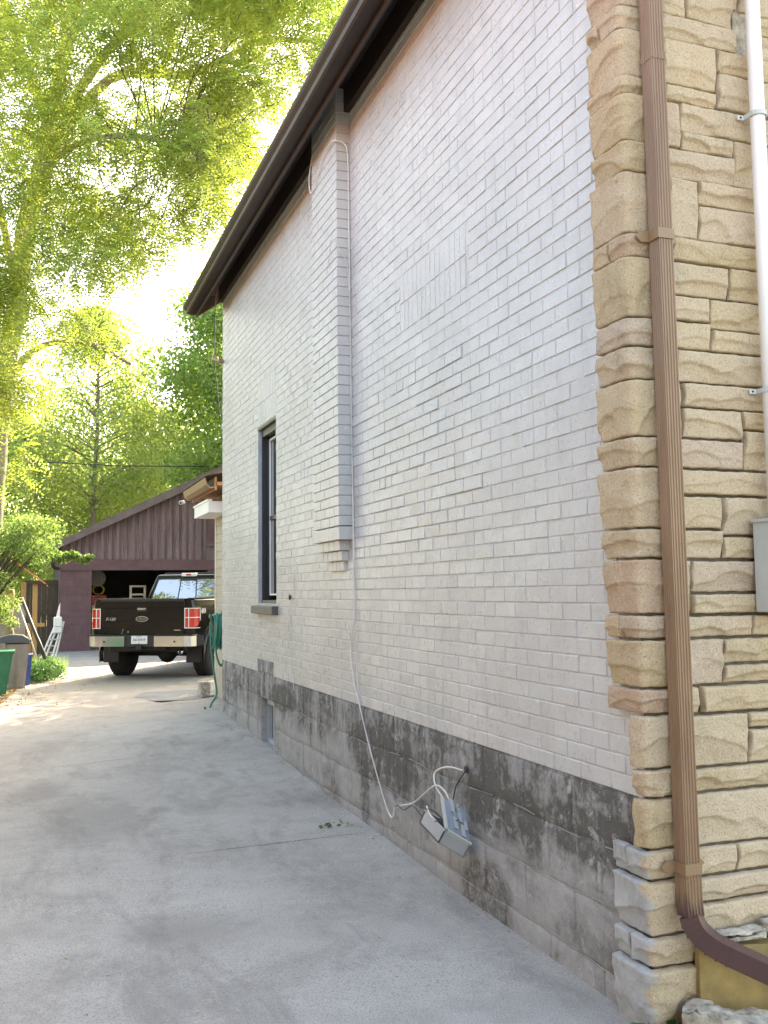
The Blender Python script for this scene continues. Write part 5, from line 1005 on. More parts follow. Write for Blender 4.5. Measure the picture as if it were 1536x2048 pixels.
# ============================================================ SHRUB at the left
sh = empty('leafy_shrub', (-.9, 18.4, 0), 0, 'bushy shrub with sunlit leaves arching over the bins at the left edge', 'shrub')
rg = np.random.default_rng(5); Vs = []; st_m = MB()
for k in range(80):
    t = rg.uniform(0, 1); cx_ = rg.uniform(-1.1, 1.25); cz_ = 2.25+rg.uniform(-.95, .75)-.25*max(0, cx_-.4)*0
    if cx_ > .60: cz_ = rg.uniform(2.35, 2.95)
    cy_ = rg.uniform(-.9, .9); P, dd = clump_points(np.array([cx_, cy_, cz_]), .33, 230, rg, .6); V, F = leaf_quads(P, None, .062, .032, rg); Vs.append(V)
    limb(st_m, [(0, 0, 0), (cx_*.3, cy_*.3, cz_*.6), (cx_, cy_, cz_)], .022, .006, 5)
for k in range(14):
    t = k/13; P, dd = clump_points(np.array([1.2+t*.75, -.2-.3*t, 2.35-.05*t+.06*math.sin(k)]), .20*(1-.5*t), 90, rg, .5); V, F = leaf_quads(P, None, .062, .034, rg); Vs.append(V)
for k in range(12):
    t = k/11; P, dd = clump_points(np.array([.1+t*.55, -.5, 1.30+.15*t*math.sin(k)]), .16, 70, rg, .6); V, F = leaf_quads(P, None, .06, .034, rg); Vs.append(V)
limb(st_m, [(0, 0, 1), (.6, 0, 2.2), (1.3, -.2, 2.36), (1.95, -.5, 2.30)], .02, .005, 5)
st_m.build('stems', 'twig', sh); V = np.concatenate(Vs); put('foliage', fast_mesh('foliage', V, np.arange(len(V)).reshape(-1, 4), 'shrub'), sh)

# ============================================================ GARAGE
ga = empty('garage', (0, 0, 0), 0, 'maroon block garage with open doorway and ribbed gable under a sloping roof', 'garage')
GY = 27.4; GX0 = .84; ox0, ox1 = 1.66, 4.85; HZ = 2.31; TZ = 2.60
pier = sub(MB().box(GX0+.004, ox0-.06, GY+.006, GY+.2, -.05, TZ), 'block_wall', 'maroon', ga)
z = .02; k = 0
while z < 2.55:
    x = GX0-(.2 if k % 2 else 0)
    while x < ox0-.06:
        a, b = max(x, GX0), min(x+.395, ox0-.06)
        if b-a > .04: MB().cham(a, b, GY, GY+.01, z, min(z+.198, 2.55), .003).build('block', 'maroon', pier)
        x += .401
    z += .203; k += 1
sub(MB().box(ox0-.06, ox0, GY-.02, GY+.2, 0, HZ), 'door_post', 'maroon', ga)
sub(MB().box(ox1, ox1+.06, GY-.02, GY+.2, 0, HZ), 'door_post', 'maroon', ga)
sub(MB().box(GX0-.01, 8, GY-.03, GY+.2, HZ+.001, TZ), 'lintel_board', 'maroon', ga)
sub(MB().box(ox1+.06, 8, GY, GY+.2, 0, HZ), 'right_wall', 'maroon', ga)
def roofz(x): return 2.86+(x-.66)*.487
gb = MB(); gb.prism([(GX0, TZ+.001), (8, TZ+.001), (8, roofz(8) if False else 5.0), (5.9, roofz(5.9)), (GX0, roofz(GX0))], GY+.01, GY+.10); gab = sub(gb, 'gable', 'ribs', ga)
x = GX0
while x < 4.62:
    z1 = roofz(x)-.01; z1b = roofz(x+.20)-.01; y0 = GY+.009
    MB().add([(x+.004, y0, TZ+.01), (x+.03, y0-.035, TZ+.01), (x+.12, y0-.035, TZ+.01), (x+.14, y0, TZ+.01), (x+.160, y0, TZ+.01), (x+.17, y0-.012, TZ+.01), (x+.19, y0, TZ+.01),
              (x+.004, y0, z1), (x+.03, y0-.035, z1+.012), (x+.12, y0-.035, z1+.055), (x+.14, y0, z1+.065), (x+.160, y0, z1+.075), (x+.17, y0-.012, z1+.08), (x+.19, y0, z1+.09)],
             [(i, i+1, i+8, i+7) for i in range(6)]).build('cladding_strip', 'ribs', gab)
    x += .205
lf = sub(MB().box(4.72, 4.79, GY-.06, GY+.01, TZ+.02, 4.62).box(4.79, 8, GY-.05, GY+.01, TZ+.40, TZ+.47), 'loft_trim', 'fascia_m', ga)
sub(MB().box(4.79, 8, GY-.02, GY+.0, TZ+.47, 4.6), 'loft_door', 'maroon', ga)
rfm = MB()
for (ya, yb) in ((GY-.32, GY-.28),): rfm.prism([(.60, roofz(.60)-.02), (5.9, roofz(5.9)-.02), (5.9, roofz(5.9)+.25), (.60, roofz(.60)+.18)], ya, yb)
sub(rfm, 'fascia', 'fascia_m', ga)
rr_ = MB(); rr_.add([(.55, GY-.3, roofz(.55)+.15), (5.9, GY-.3, roofz(5.9)+.21), (11.5, GY-.3, roofz(.8)+.15), (.55, 34, roofz(.55)+.15), (5.9, 34, roofz(5.9)+.21), (11.5, 34, roofz(.8)+.15),
                    (.55, GY-.3, roofz(.55)+.06), (5.9, GY-.3, roofz(5.9)+.12), (11.5, GY-.3, roofz(.8)+.06), (.55, 34, roofz(.55)+.06), (5.9, 34, roofz(5.9)+.12), (11.5, 34, roofz(.8)+.06)],
                   [(0, 1, 4, 3), (1, 2, 5, 4), (6, 9, 10, 7), (7, 10, 11, 8), (0, 3, 9, 6), (2, 8, 11, 5), (0, 6, 7, 1), (1, 7, 8, 2), (3, 4, 10, 9), (4, 5, 11, 10)]); sub(rr_, 'roof', 'roof', ga)
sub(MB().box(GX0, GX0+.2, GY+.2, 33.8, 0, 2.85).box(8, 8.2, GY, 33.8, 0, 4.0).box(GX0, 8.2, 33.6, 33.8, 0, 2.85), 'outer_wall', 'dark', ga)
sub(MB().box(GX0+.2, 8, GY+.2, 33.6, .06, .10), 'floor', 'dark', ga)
MB().tube(curve_pts([(GX0-.22, GY-.1, 2.60), (GX0-.20, GY-.1, 2.44), (GX0-.12, GY-.08, 2.37), (GX0-.03, GY-.04, 2.36)]), .045, 8).build('downpipe', 'brown', ga, True)
sub(MB().box(.52, .68, GY-.3, 30, 2.70, 2.80), 'eave_gutter', 'tile', ga)
# contents
cb = empty('storage_cabinet', (1.92, 29.0, .1), 0, 'cream storage cabinet standing just inside the left side of the garage', 'cabinet')
MB().cham(-.16, .22, -.25, .25, 0, 1.25, .01).build('body', 'cream', cb); MB().box(-.15, .21, -.262, -.252, .05, .62).build('door', 'cream', cb); MB().box(-.15, .21, -.262, -.252, .64, 1.2).build('door', 'cream', cb)
rb = empty('red_tool_case', (1.95, 29.0, 1.352), 0, 'red case on top of the cream cabinet in the garage', 'case'); MB().cham(-.2, .22, -.18, .18, 0, .28, .02).build('case', 'red', rb); MB().tube([(-.08, -.19, .18), (-.08, -.22, .22), (.08, -.22, .22), (.08, -.19, .18)], .012, 6).build('handle', 'blackplastic', rb)
yr = []
for q in range(70): a = q*.62; yr.append((1.95+.16*math.cos(a)*(1+.1*math.sin(q)), 29.0+.05*math.sin(q*1.3), 1.78+.13*math.sin(a)))
tag(MB().tube(yr, .014, 5).build('coiled_rope', 'yellow', None, True), 'yellow rope coiled on top of the red case', 'rope')
fn = empty('round_fan', (1.93, 29.25, 1.9), 0, 'round grey fan above the yellow rope inside the garage', 'fan')
MB().lathe([(.24, 0), (.25, .04), (.22, .10), (.05, .12)], (0, 0, .22), 'y', 20).build('cage', 'greywood', fn); MB().tube([(0, .05, 0), (0, .05, -.52)], .02, 6).build('stand', 'blackplastic', fn)
ld = empty('step_ladder', (3.30, 31.2, .1), 0, 'grey step ladder upright in the dark garage behind the tailgate', 'ladder')
for sx in (-.22, .22): MB().box(sx-.035, sx+.035, -.04, .04, 0, 1.82).build('rail', 'alu', ld)
for q in range(7): MB().box(-.2, .2, -.03, .03, .2+q*.26, .26+q*.26).build('rung', 'alu', ld)
wb = empty('white_box', (4.15, 30.2, .1), 0, 'white chest in the garage left of the cab with odds and ends on top', 'chest')
MB().cham(-.38, .38, -.3, .3, 0, 1.50, .02).build('body', 'white', wb); MB().cham(-.40, .40, -.31, .31, 1.505, 1.56, .015).build('lid', 'white', wb)
oj = empty('orange_blower', (4.2, 30.1, 1.662), 0, 'orange and black garden blower lying on the white chest', 'blower')
MB().tube([(-.3, 0, .06), (-.05, 0, .08), (.12, 0, .07)], [.04, .07, .05], 8).build('nozzle', 'blackplastic', oj, True); MB().lathe([(.02, -.1), (.10, -.08), (.12, 0), (.09, .08), (.02, .1)], (.2, 0, .11), 'y', 12).build('motor', 'orangep', oj, True)

# ============================================================ PICKUP TRUCK  (local: +y forward, +x right)
tr = empty('pickup_truck', (1.93, 17.42, .13), -.545, 'black four-wheel-drive pickup truck parked at an angle in front of the garage', 'pickup truck')
HW = .985
def loft(secs, name, mat, parent, closed=True, smooth=True):
    """secs: list of (y, [(x,z)...]) right half profile mirrored"""
    V = []; n = None
    for y, pf in secs:
        full = [(x, z) for x, z in pf]+[(-x, z) for x, z in reversed(pf)]; n = len(full); V += [(x, y, z) for x, z in full]
    F = []
    for i in range(len(secs)-1):
        for k in range(n-1): F.append((i*n+k, i*n+k+1, (i+1)*n+k+1, (i+1)*n+k))
    F.append(tuple(range(n))); F.append(tuple((len(secs)-1)*n+k for k in range(n))); return MB().add(V, F).build(name, mat, parent, smooth)
def prof(w, zt, belt=1.12, low=.62, b=.0):
    return [(w-.10, low), (w-.02, low+.05), (w, low+.18), (w+.012, belt-.12), (w, belt), (w-.018, zt-.12), (w-.035, zt-.03), (w-.06, zt)]
# bed as two side boxes + floor
bedtop = 1.42
def bedside(sg):
    secs = [(.02, HW-.05), (.06, HW-.02), (.14, HW), (.6, HW+.005), (1.2, HW+.012), (1.9, HW)]
    V = []; F = []; n = 10
    for y, w_ in secs:
        pf = [(w_-.10, .60), (w_-.015, .64), (w_, .80), (w_+.015, 1.00), (w_+.008, 1.14), (w_-.012, 1.30), (w_-.03, bedtop-.02), (w_-.06, bedtop), (w_-.14, bedtop), (w_-.14, .60)]
        V += [(sg*x, y, z) for x, z in pf]
    for i in range(len(secs)-1):
        for k in range(n): F.append((i*n+k, i*n+(k+1) % n, (i+1)*n+(k+1) % n, (i+1)*n+k))
    F += [tuple(range(n)), tuple((len(secs)-1)*n+k for k in range(n))]
    return MB().add(V, F).build('bed_side', 'truck', tr, False)
bs = [bedside(1), bedside(-1)]
for sg, b_ in ((1, bs[0]), (-1, bs[1])):
    MB().box(min(sg*(HW-.15), sg*(HW-.045)), max(sg*(HW-.15), sg*(HW-.045)), .03, 1.9, bedtop+.001, bedtop+.02).build('rail_cap', 'blackplastic', tr)
MB().box(-.85, .85, .05, 1.9, .80, .84).build('bed_floor', 'blackplastic', tr)
MB().box(-.92, .92, 1.88, 1.93, .60, bedtop).build('bed_front', 'truck', tr)
# wheel arches flares
for sg in (-1, 1):
    P = []; 
    fl_ = MB()
    for a in np.linspace(-.25, math.pi+.25, 15): P.append((.98-.52*math.cos(a), .42+.52*math.sin(a)))
    V = []; F = []
    for (y, z) in P:
        for (rr0, xx) in ((1.0, HW-.01), (1.0, HW+.05), (1.13, HW+.045), (1.18, HW+.01)): V.append((sg*xx, .98+(y-.98)*rr0, .42+(z-.42)*rr0))
    for i in range(len(P)-1):
        for k in range(3): F.append((i*4+k, i*4+k+1, (i+1)*4+k+1, (i+1)*4+k))
    MB().add(V, F).build('fender_flare', 'truck', tr, True)
# tailgate
tg = MB(); tg.cham(-.785, .785, -.012, .06, .79, bedtop-.012, .012); tgo = tg.build('tailgate', 'truck', tr)
MB().cham(-.785, .785, -.022, .07, bedtop-.045, bedtop+.012, .010).build('tailgate_cap', 'blackplastic', tr)
MB().cham(-.78, .78, -.018, -.008, 1.26, 1.272, .003).build('tailgate_crease', 'truck', tr)
MB().cham(-.78, .78, -.018, -.008, 1.035, 1.047, .003).build('tailgate_crease', 'truck', tr)
for xg in (-.789, .789): MB().box(xg-.003, xg+.003, -.006, .02, .79, bedtop-.01).build('panel_gap', 'blackc', tr)
hd = MB().cham(-.095, .095, -.024, -.010, 1.20, 1.275, .006).build('handle', 'blackplastic', tr); MB().cham(-.085, .075, -.036, -.022, 1.228, 1.268, .008).build('handle_grip', 'chrome', tr)
def oval(rx, rz, y0, y1, c=(0, 0), n=28): return MB().prism([(c[0]+rx*math.cos(2*math.pi*k/n), c[1]+rz*math.sin(2*math.pi*k/n)) for k in range(n)], y0, y1)
ob = oval(.118, .050, -.024, -.010, (0, 1.075)).build('oval_badge', 'chrome', tr); oval(.102, .038, -.0265, -.0238, (0, 1.075)).build('badge_field', 'blackc', ob)
def lettering(txt, size, mat, x, y, z, parent, name='lettering', rot=0, bold=.0, shear=0, sx=1):
    me = text_mesh(txt, size, mat, .0015, bold, shear); o = put(name, me, parent); o.location = (x, y, z); o.rotation_euler = (math.pi/2, 0, rot); o.scale = (sx, 1, 1); return o
lettering('Ford', .058, 'chrome', 0, -.0275, 1.075, ob, shear=.3, sx=1.15)
lettering('F-150', .075, 'chrome', -.60, -.016, 1.07, tr, 'model_badge', bold=.002, shear=.25, sx=1.05)
MB().cham(.60, .72, -.017, -.009, .865, .883, .003).build('small_badge', 'chrome', tr)
for (x, z, w_, h_) in ((-.36, .885, .018, .022), (-.375, .855, .014, .012), (-.385, .825, .022, .014), (-.265, .845, .022, .034)): MB().cham(x-w_/2, x+w_/2, -.0145, -.010, z-h_/2, z+h_/2, .002).build('paint_chip', 'chrome', tr)
# lamps
for sg in (-1, 1):
    lp = MB()
    Vx = []
    for (z, wi) in ((1.255, .785), (1.24, .785), (.93, .785), (.915, .79)): pass
    pf = [(sg*.792, -.012), (sg*.90, -.008), (sg*.965, .02), (sg*(HW+.026), .09), (sg*(HW+.026), .185)]
    zt, zb_ = 1.262, [.905, .905, .91, .95, 1.03]
    V = [(x, y, zt) for x, y in pf]+[(x, y, zb_[i]) for i, (x, y) in enumerate(pf)]; V += [(sg*(abs(x)-.04), y+.05, z) for x, y, z in V]
    F = [(i, i+1, i+6, i+5) for i in range(4)]+[(i, i+1, i+11, i+10) for i in range(4)]+[(5+i, 15+i, 16+i, 6+i) for i in range(4)]
    lm = MB().add(V, F).build('tail_lamp', 'lamp', tr, False)
    sgm = MB()
    def strip(z0, z1, off=.004):
        V2 = []
        for x, y in pf: V2 += [(x+sg*off*.6, y-off, z0), (x+sg*off*.6, y-off, z1)]
        return V2, [(2*i, 2*i+1, 2*i+3, 2*i+2) for i in range(4)]
    for (z0, z1) in ((1.250, 1.262), (1.088, 1.101), (.905, .918)):
        V2, F2 = strip(z0, z1); sgm.add(V2, F2)
    for (xa, ya) in ((.795, -.014), (.868, -.0125)): sgm.box(min(sg*xa, sg*(xa+.013)), max(sg*xa, sg*(xa+.013)), ya-.004, ya+.002, .91, 1.26)
    sgm.box(min(sg*(HW+.022), sg*(HW+.032)), max(sg*(HW+.022), sg*(HW+.032)), .17, .188, 1.04, 1.262)
    sgm.build('lens_band', 'white', lm)
# bumper
MB().cham(-.30, .30, -.115, .02, .575, .80, .02).build('bumper_centre', 'blackplastic', tr)
MB().cham(-1.0, 1.0, -.125, .10, .775, .800, .01).build('bumper_step', 'blackplastic', tr)
for sg in (-1, 1):
    pl = [(.28, -.135), (.84, -.13), (.95, -.09), (1.015, .0), (1.035, .30), (.99, .30), (.97, .02), (.80, -.08), (.28, -.09)]
    MB().prism([(sg*a_, b_) for a_, b_ in pl], .595, .775, 'z').build('chrome_bumper', 'chrome', tr, False)
    MB().lathe([(.016, -.003), (.010, -.004)], (sg*.66, -.137, .68), 'y', 12).build('parking_sensor', 'blackc', tr)
    MB().box(sg*.39-.06, sg*.39+.06, .10, .14, .30, .58) if False else None
pl_ = MB().cham(-.152, .152, -.129, -.116, .640, .782, .003).build('licence_plate', 'plate', tr)
lettering('AX 35919', .062, 'ink', 0, -.1305, .712, pl_, bold=.0, sx=.90); lettering('ONTARIO', .020, 'ink', 0, -.1305, .768, pl_)
MB().lathe([(.008, -.001), (.007, -.0015), (.0025, -.002)], (-.022, -.1300, .712), 'y', 6).build('crown_emblem', 'ink', pl_)
MB().lathe([(.014, -.001), (.014, -.003)], (0, -.1300, .655), 'y', 8).build('validation_sticker', 'yellow', pl_)
MB().box(-.05, .05, -.16, .12, .545, .62).build('tow_hitch', 'blackplastic', tr); MB().box(-.45, .45, .0, .08, .53, .62).build('hitch_beam', 'blackplastic', tr)
MB().tube([(.40, .9, .50), (.60, .35, .50), (.74, -.06, .49)], .042, 12).build('tailpipe', 'chrome', tr, True); MB().tube([(.742, -.064, .49), (.744, -.066, .49)], .034, 12).build('pipe_mouth', 'blackc', tr)
MB().tube([(-.8, .98, .42), (.8, .98, .42)], .06, 10).build('axle', 'blackplastic', tr, True); MB().lathe([(.05, -.18), (.15, -.08), (.17, 0), (.15, .08), (.05, .18)], (0.05, .98, .40), 'x', 12).build('differential', 'blackplastic', tr, True)
MB().cham(-.75, .75, .2, 5.0, .48, .62, .03).build('chassis', 'blackplastic', tr)
for sg in (-1, 1): MB().cham(sg*.80-.15, sg*.80+.15, .42, .44, .28, .66, .005).build('mud_flap', 'blackplastic', tr)
for (wx, wy) in ((-.83, .98), (.83, .98), (-.83, 4.62), (.83, 4.62)):
    sg = 1 if wx > 0 else -1; wl = empty('wheel', (wx, wy, .405)); wl.parent = tr
    rad = .405; MB().lathe([(.25, -.14), (.36, -.145), (rad-.015, -.12), (rad, -.08), (rad, .08), (rad-.015, .12), (.36, .145), (.25, .14)], (0, 0, 0), 'x', 36).build('tyre', 'tyre', wl, True)
    tr_ = MB()
    for k in range(36):
        a = 2*math.pi*k/36
        for j, xo in enumerate((-.085, -.03, .03, .085)):
            aa = a+(.09 if j % 2 else 0); c_, s_ = math.cos(aa), math.sin(aa); tr_.para((xo-.022, c_*rad*.995-s_*-.018, s_*rad*.995+c_*-.018), (.044, 0, 0), (0, -s_*.036, c_*.036), (0, c_*.011, s_*.011))
    tr_.build('tread', 'tyre', wl)
    rm = MB(); rm.lathe([(.255, .06), (.262, .140), (.24, .130), (.225, .07), (.0, .06)], (0, 0, 0), 'x', 30) if sg > 0 else rm.lathe([(.255, -.06), (.262, -.140), (.24, -.130), (.225, -.07), (.0, -.06)], (0, 0, 0), 'x', 30)
    for k in range(6):
        a = 2*math.pi*k/6
        for da in (-.13, .13):
            c_, s_ = math.cos(a+da), math.sin(a+da); rm.para((sg*.10, c_*.05-s_*.012, s_*.05+c_*.012), (sg*.03, 0, 0), (0, c_*.195, s_*.195), (0, s_*.026, -c_*.026))
    rm.lathe([(.06, sg*.07), (.06, sg*.138), (.03, sg*.142)], (0, 0, 0), 'x', 16); rm.build('rim', 'chrome', wl)
# lower front body
loft([(1.95, prof(HW, 1.17)), (2.6, prof(HW+.01, 1.17)), (4.0, prof(HW+.01, 1.16)), (4.1, prof(HW+.01, 1.15))], 'cab_lower_body', 'truck', tr)
loft([(4.1, [(HW-.1, .75), (HW, .85), (HW, 1.05), (HW-.03, 1.15), (HW-.2, 1.22)]), (5.2, [(HW-.1, .75), (HW, .85), (HW, 1.0), (HW-.04, 1.1), (HW-.2, 1.17)]), (5.75, [(HW-.2, .6), (HW-.1, .8), (HW-.08, .95), (HW-.12, 1.05), (HW-.3, 1.1)])], 'hood', 'truck', tr)
MB().cham(-.95, .95, 5.6, 5.85, .45, .72, .04).build('front_bumper', 'chrome', tr)
# greenhouse: rear window plane tilts forward
zr0, zr1 = 1.17, 1.93
cabs = [(1.95, [(HW-.02, 1.17), (HW-.05, 1.17)])]
V = []; rear0, rear1, fr0, fr1 = 1.96, 2.16, 4.25, 3.45; wb_, wt_ = .945, .70
def gh(x, y, z): return (x, y, z)
gv = [(-wb_, rear0, zr0), (wb_, rear0, zr0), (wt_, rear1, zr1-.03), (-wt_, rear1, zr1-.03), (-wb_, fr0, zr0), (wb_, fr0, zr0), (wt_, fr1, zr1-.03), (-wt_, fr1, zr1-.03)]
bm = bmesh.new(); vv = [bm.verts.new(v) for v in gv]
for f in ((0, 1, 2, 3), (5, 4, 7, 6), (1, 5, 6, 2), (4, 0, 3, 7), (3, 2, 6, 7), (0, 4, 5, 1)): bm.faces.new([vv[i] for i in f])
bmesh.ops.recalc_face_normals(bm, faces=bm.faces); bmesh.ops.bevel(bm, geom=[e for e in bm.edges if max(v.co.z for v in e.verts) > 1.5], offset=.07, segments=4, affect='EDGES', profile=.6)
me = bpy.data.meshes.new('cab'); bm.to_mesh(me); bm.free(); me.materials.append(MAT['truck']); [setattr(p, 'use_smooth', True) for p in me.polygons]; cabo = put('cab', me, tr)
MB().cham(-.60, .60, 2.3, 3.4, zr1-.035, zr1+.01, .02).build('roof_panel', 'truck', tr)
def rearpt(u, t, o=-.006):  # u in [-1,1] across, t 0..1 up
    w_ = lerp(wb_, wt_, t); y = lerp(rear0, rear1, t)+o; return (u*w_, y, lerp(zr0, zr1-.03, t))
def rquad(u0, u1, t0, t1, name, mat, o=-.006, th_=.008):
    a = [rearpt(u0, t0, o), rearpt(u1, t0, o), rearpt(u1, t1, o), rearpt(u0, t1, o)]; b = [(x, y+th_, z) for x, y, z in a]
    return MB().add(a+b, [(0, 1, 2, 3), (7, 6, 5, 4), (0, 4, 5, 1), (1, 5, 6, 2), (2, 6, 7, 3), (3, 7, 4, 0)]).build(name, mat, tr)
rquad(-.86, -.235, .25, .86, 'rear_pane', 'carglass'); rquad(-.205, .205, .25, .82, 'rear_pane', 'carglass'); rquad(.235, .86, .25, .86, 'rear_pane', 'carglass')
rquad(-.90, .90, .22, .89, 'window_seal', 'blackplastic', -.003, .004)
MB().cham(-.155, .155, 2.11, 2.20, zr1-.075, zr1-.005, .012).build('high_brake_lamp', 'white', tr)
MB().cham(-.05, .05, 2.104, 2.112, zr1-.055, zr1-.025, .003).build('brake_lens', 'lamp', tr)
for sg in (-1, 1):
    a = [(sg*.94, 2.15, 1.22), (sg*.94, 3.95, 1.22), (sg*.745, 3.42, 1.80), (sg*.745, 2.28, 1.80)]; b = [(x-sg*.05, y, z) for x, y, z in a]; a = [(x+sg*.012, y, z) for x, y, z in a]
    MB().add(a+b, [(0, 1, 2, 3), (7, 6, 5, 4), (0, 4, 5, 1), (1, 5, 6, 2), (2, 6, 7, 3), (3, 7, 4, 0)]).build('side_window', 'carglass', tr)
    MB().cham(min(sg*1.0, sg*1.22), max(sg*1.0, sg*1.22), 3.75, 3.88, 1.18, 1.42, .03).build('mirror', 'blackplastic', tr)
    me = text_mesh('4X4', .125, 'white', .0015, .004); o = put('drive_decal', me, tr); o.location = (sg*(HW+.016), .37, 1.20); o.rotation_euler = (math.pi/2, 0, sg*math.pi/2); o.rotation_euler = (R(90)+R(3), 0, sg*math.pi/2)
a = [(-.80, 4.12, 1.24), (.80, 4.12, 1.24), (.62, 3.52, 1.83), (-.62, 3.52, 1.83)]; b = [(x, y+.06, z+.03) for x, y, z in a]
MB().add(a+b, [(0, 1, 2, 3), (7, 6, 5, 4), (0, 4, 5, 1), (1, 5, 6, 2), (2, 6, 7, 3), (3, 7, 4, 0)]).build('windscreen', 'carglass', tr)

# ============================================================ left-hand clutter
gbn = empty('green_bin', (-.50, 16.1, gz(-.4, 16.1)-.09), 0, 'green plastic bin with a wide rim, cut by the left photo edge', 'bin')
def taper(w0, w1, d0, d1, z0, z1, c=.02):
    V = [(-w0, -d0, z0), (w0, -d0, z0), (w0, d0, z0), (-w0, d0, z0), (-w1, -d1, z1), (w1, -d1, z1), (w1, d1, z1), (-w1, d1, z1)]
    bm = bmesh.new(); vv = [bm.verts.new(v) for v in V]
    for f in ((3, 2, 1, 0), (4, 5, 6, 7), (0, 1, 5, 4), (1, 2, 6, 5), (2, 3, 7, 6), (3, 0, 4, 7)): bm.faces.new([vv[i] for i in f])
    bmesh.ops.bevel(bm, geom=[e for e in bm.edges if abs(e.verts[0].co.z-e.verts[1].co.z) > .1], offset=c, segments=3, affect='EDGES'); bm.verts.index_update()
    r = MB().add([v.co[:] for v in bm.verts], [[v.index for v in f.verts] for f in bm.faces]); bm.free(); return r
taper(.21, .32, .2, .28, 0, .74, .05).build('body', 'greenbin', gbn, False); taper(.325, .345, .285, .305, .72, .77, .05).build('rim', 'greenbin', gbn); 
for q in range(3): MB().box(.05+q*.08, .065+q*.08, -.275, -.255, .3, .7) if False else None
bb = empty('beige_bin', (-.13, 17.1, gz(-.1, 17.1)-.05), 0, 'beige-grey wheeled bin with a dark grey hinged lid behind the green bin', 'bin')
taper(.12, .19, .16, .2, 0, .78, .03).build('body', 'beigebin', bb); MB().box(-.005, .005, -.205, -.16, .1, .75).build('rib', 'beigebin', bb)
lid_ = MB(); lid_.prism([(-.38, .80), (-.33, .88), (-.1, .935), (.08, .92), (.17, .86), (.18, .80)], -.24, .24); lid_.build('lid', 'lid', bb); MB().tube([(.17, -.2, .84), (.20, -.2, .82), (.20, .2, .82)], .02, 8).build('hinge', 'lid', bb)
blb = empty('blue_box', (-.03, 17.6, gz(.1, 17.6)-.05), 0, 'blue plastic recycling box half hidden behind the beige bin', 'box'); taper(.10, .13, .18, .22, 0, .55, .03).build('body', 'blue', blb); taper(.135, .145, .225, .235, .53, .57, .03).build('rim', 'blue', blb)
wd = empty('weed_patch', (.20, 18.4, .06), 0, 'bright green leafy weeds growing beside the bins', 'plant')
rg = np.random.default_rng(8); P = np.concatenate([clump_points(np.array([rg.uniform(-.25, .30), rg.uniform(-.7, 1.2), rg.uniform(.05, .34)]), .2, 110, rg, .8)[0] for _ in range(34)]); P[:, 2] = np.abs(P[:, 2]); V, F = leaf_quads(P, None, .065, .03, rg); put('foliage', fast_mesh('foliage', V, F, 'weed'), wd)
P = np.stack([rg.uniform(-.2, .55, 700), rg.uniform(1.0, 3.2, 700), np.zeros(700)], 1); V = np.stack([P, P+np.array([.01, 0, 0]), P+np.stack([rg.normal(scale=.08, size=700), rg.normal(scale=.08, size=700), rg.uniform(.15, .42, 700)], 1)], 1).reshape(-1, 3); put('grass_blades', fast_mesh('grass_blades', V, np.arange(2100).reshape(-1, 3), 'shrub'), wd)
P = []; rg = np.random.default_rng(18)
while len(P) < 2600:
    y = rg.uniform(13.2, 20.5); e = left_edge(y); x = e-rg.exponential(.28)+.22
    if rg.random() < .12: x = e+rg.exponential(.5)
    P.append((x, y, (gz(x, y) if x > e-.02 else .07)+rg.uniform(.006, .03)))
P = np.array(P); N_ = np.tile([0, 0, 1.], (len(P), 1))+rg.normal(scale=.3, size=(len(P), 3)); a = rg.normal(size=(len(P), 3)); a[:, 2] *= .25; a /= np.linalg.norm(a, axis=1)[:, None]; b = np.cross(N_, a); b /= np.linalg.norm(b, axis=1)[:, None]
V = np.stack([P-a*.022, P+b*.012, P+a*.022, P-b*.012], 1).reshape(-1, 3)
tag(put('leaf_litter', fast_mesh('leaf_litter', V, np.arange(len(V)).reshape(-1, 4), 'litter')), kind='stuff', label='dry yellow-brown leaves along the left edge of the driveway', cat='leaves')
bank = MB(); V = []; F = []
for j in range(30):
    y = lerp(11, 26, j/29); e = left_edge(y)
    for i, dx in enumerate((-3, -1.2, -.4, 0.0)): V.append((e+dx, y, .06+ (.03 if i < 3 else .02)))
for j in range(29):
    for i in range(3): k = j*4+i; F.append((k, k+1, k+5, k+4))
tag(MB().add(V, F).build('soil_verge', 'dirt'), kind='structure')
# scattered debris on the driveway
rs = random.Random(31); dbl = []
for q in range(420):
    y = rs.choice([rs.uniform(3.4, 9), rs.uniform(8, 15), rs.uniform(12, 20)]); x = rs.uniform(left_edge(y)+.1, 2.05) if rs.random() < .4 else (2.10-rs.random()**3*.30)
    dbl.append((x, y, gz(x, y)+.004))
db = MB()
for (x, y, z) in dbl:
    a, l_ = rs.uniform(0, 6.3), rs.uniform(.004, .013); dx, dy = math.cos(a)*l_, math.sin(a)*l_; db.add([(x-dx, y-dy, z), (x+dy*.4, y-dx*.4, z+.004), (x+dx, y+dy, z+.001), (x-dy*.4, y+dx*.4, z+.003)], [(0, 1, 2, 3)])
tag(db.build('leaf_crumbs', 'litter'), kind='stuff', label='tiny leaf crumbs and grit scattered over the concrete', cat='debris')
def sprig(x, y, s, n, label, mat, seed):
    rg = np.random.default_rng(seed); P = np.stack([x+rg.normal(scale=s*.5, size=n), y+rg.normal(scale=s*.7, size=n), gz(x, y)+.004+np.abs(rg.normal(scale=s*.28, size=n))], 1); V, F = leaf_quads(P, None, s*.70, s*.42, rg)
    return tag(put('leaf_sprig', fast_mesh('leaf_sprig', V, F, mat)), label, 'leaf')
sprig(1.87, 6.05, .055, 12, 'small green leaf sprig lying on the concrete near the foundation', 'weed', 3)
sprig(1.98, 6.02, .04, 5, 'darker crumpled leaf just right of the green sprig', 'dleaf', 4)
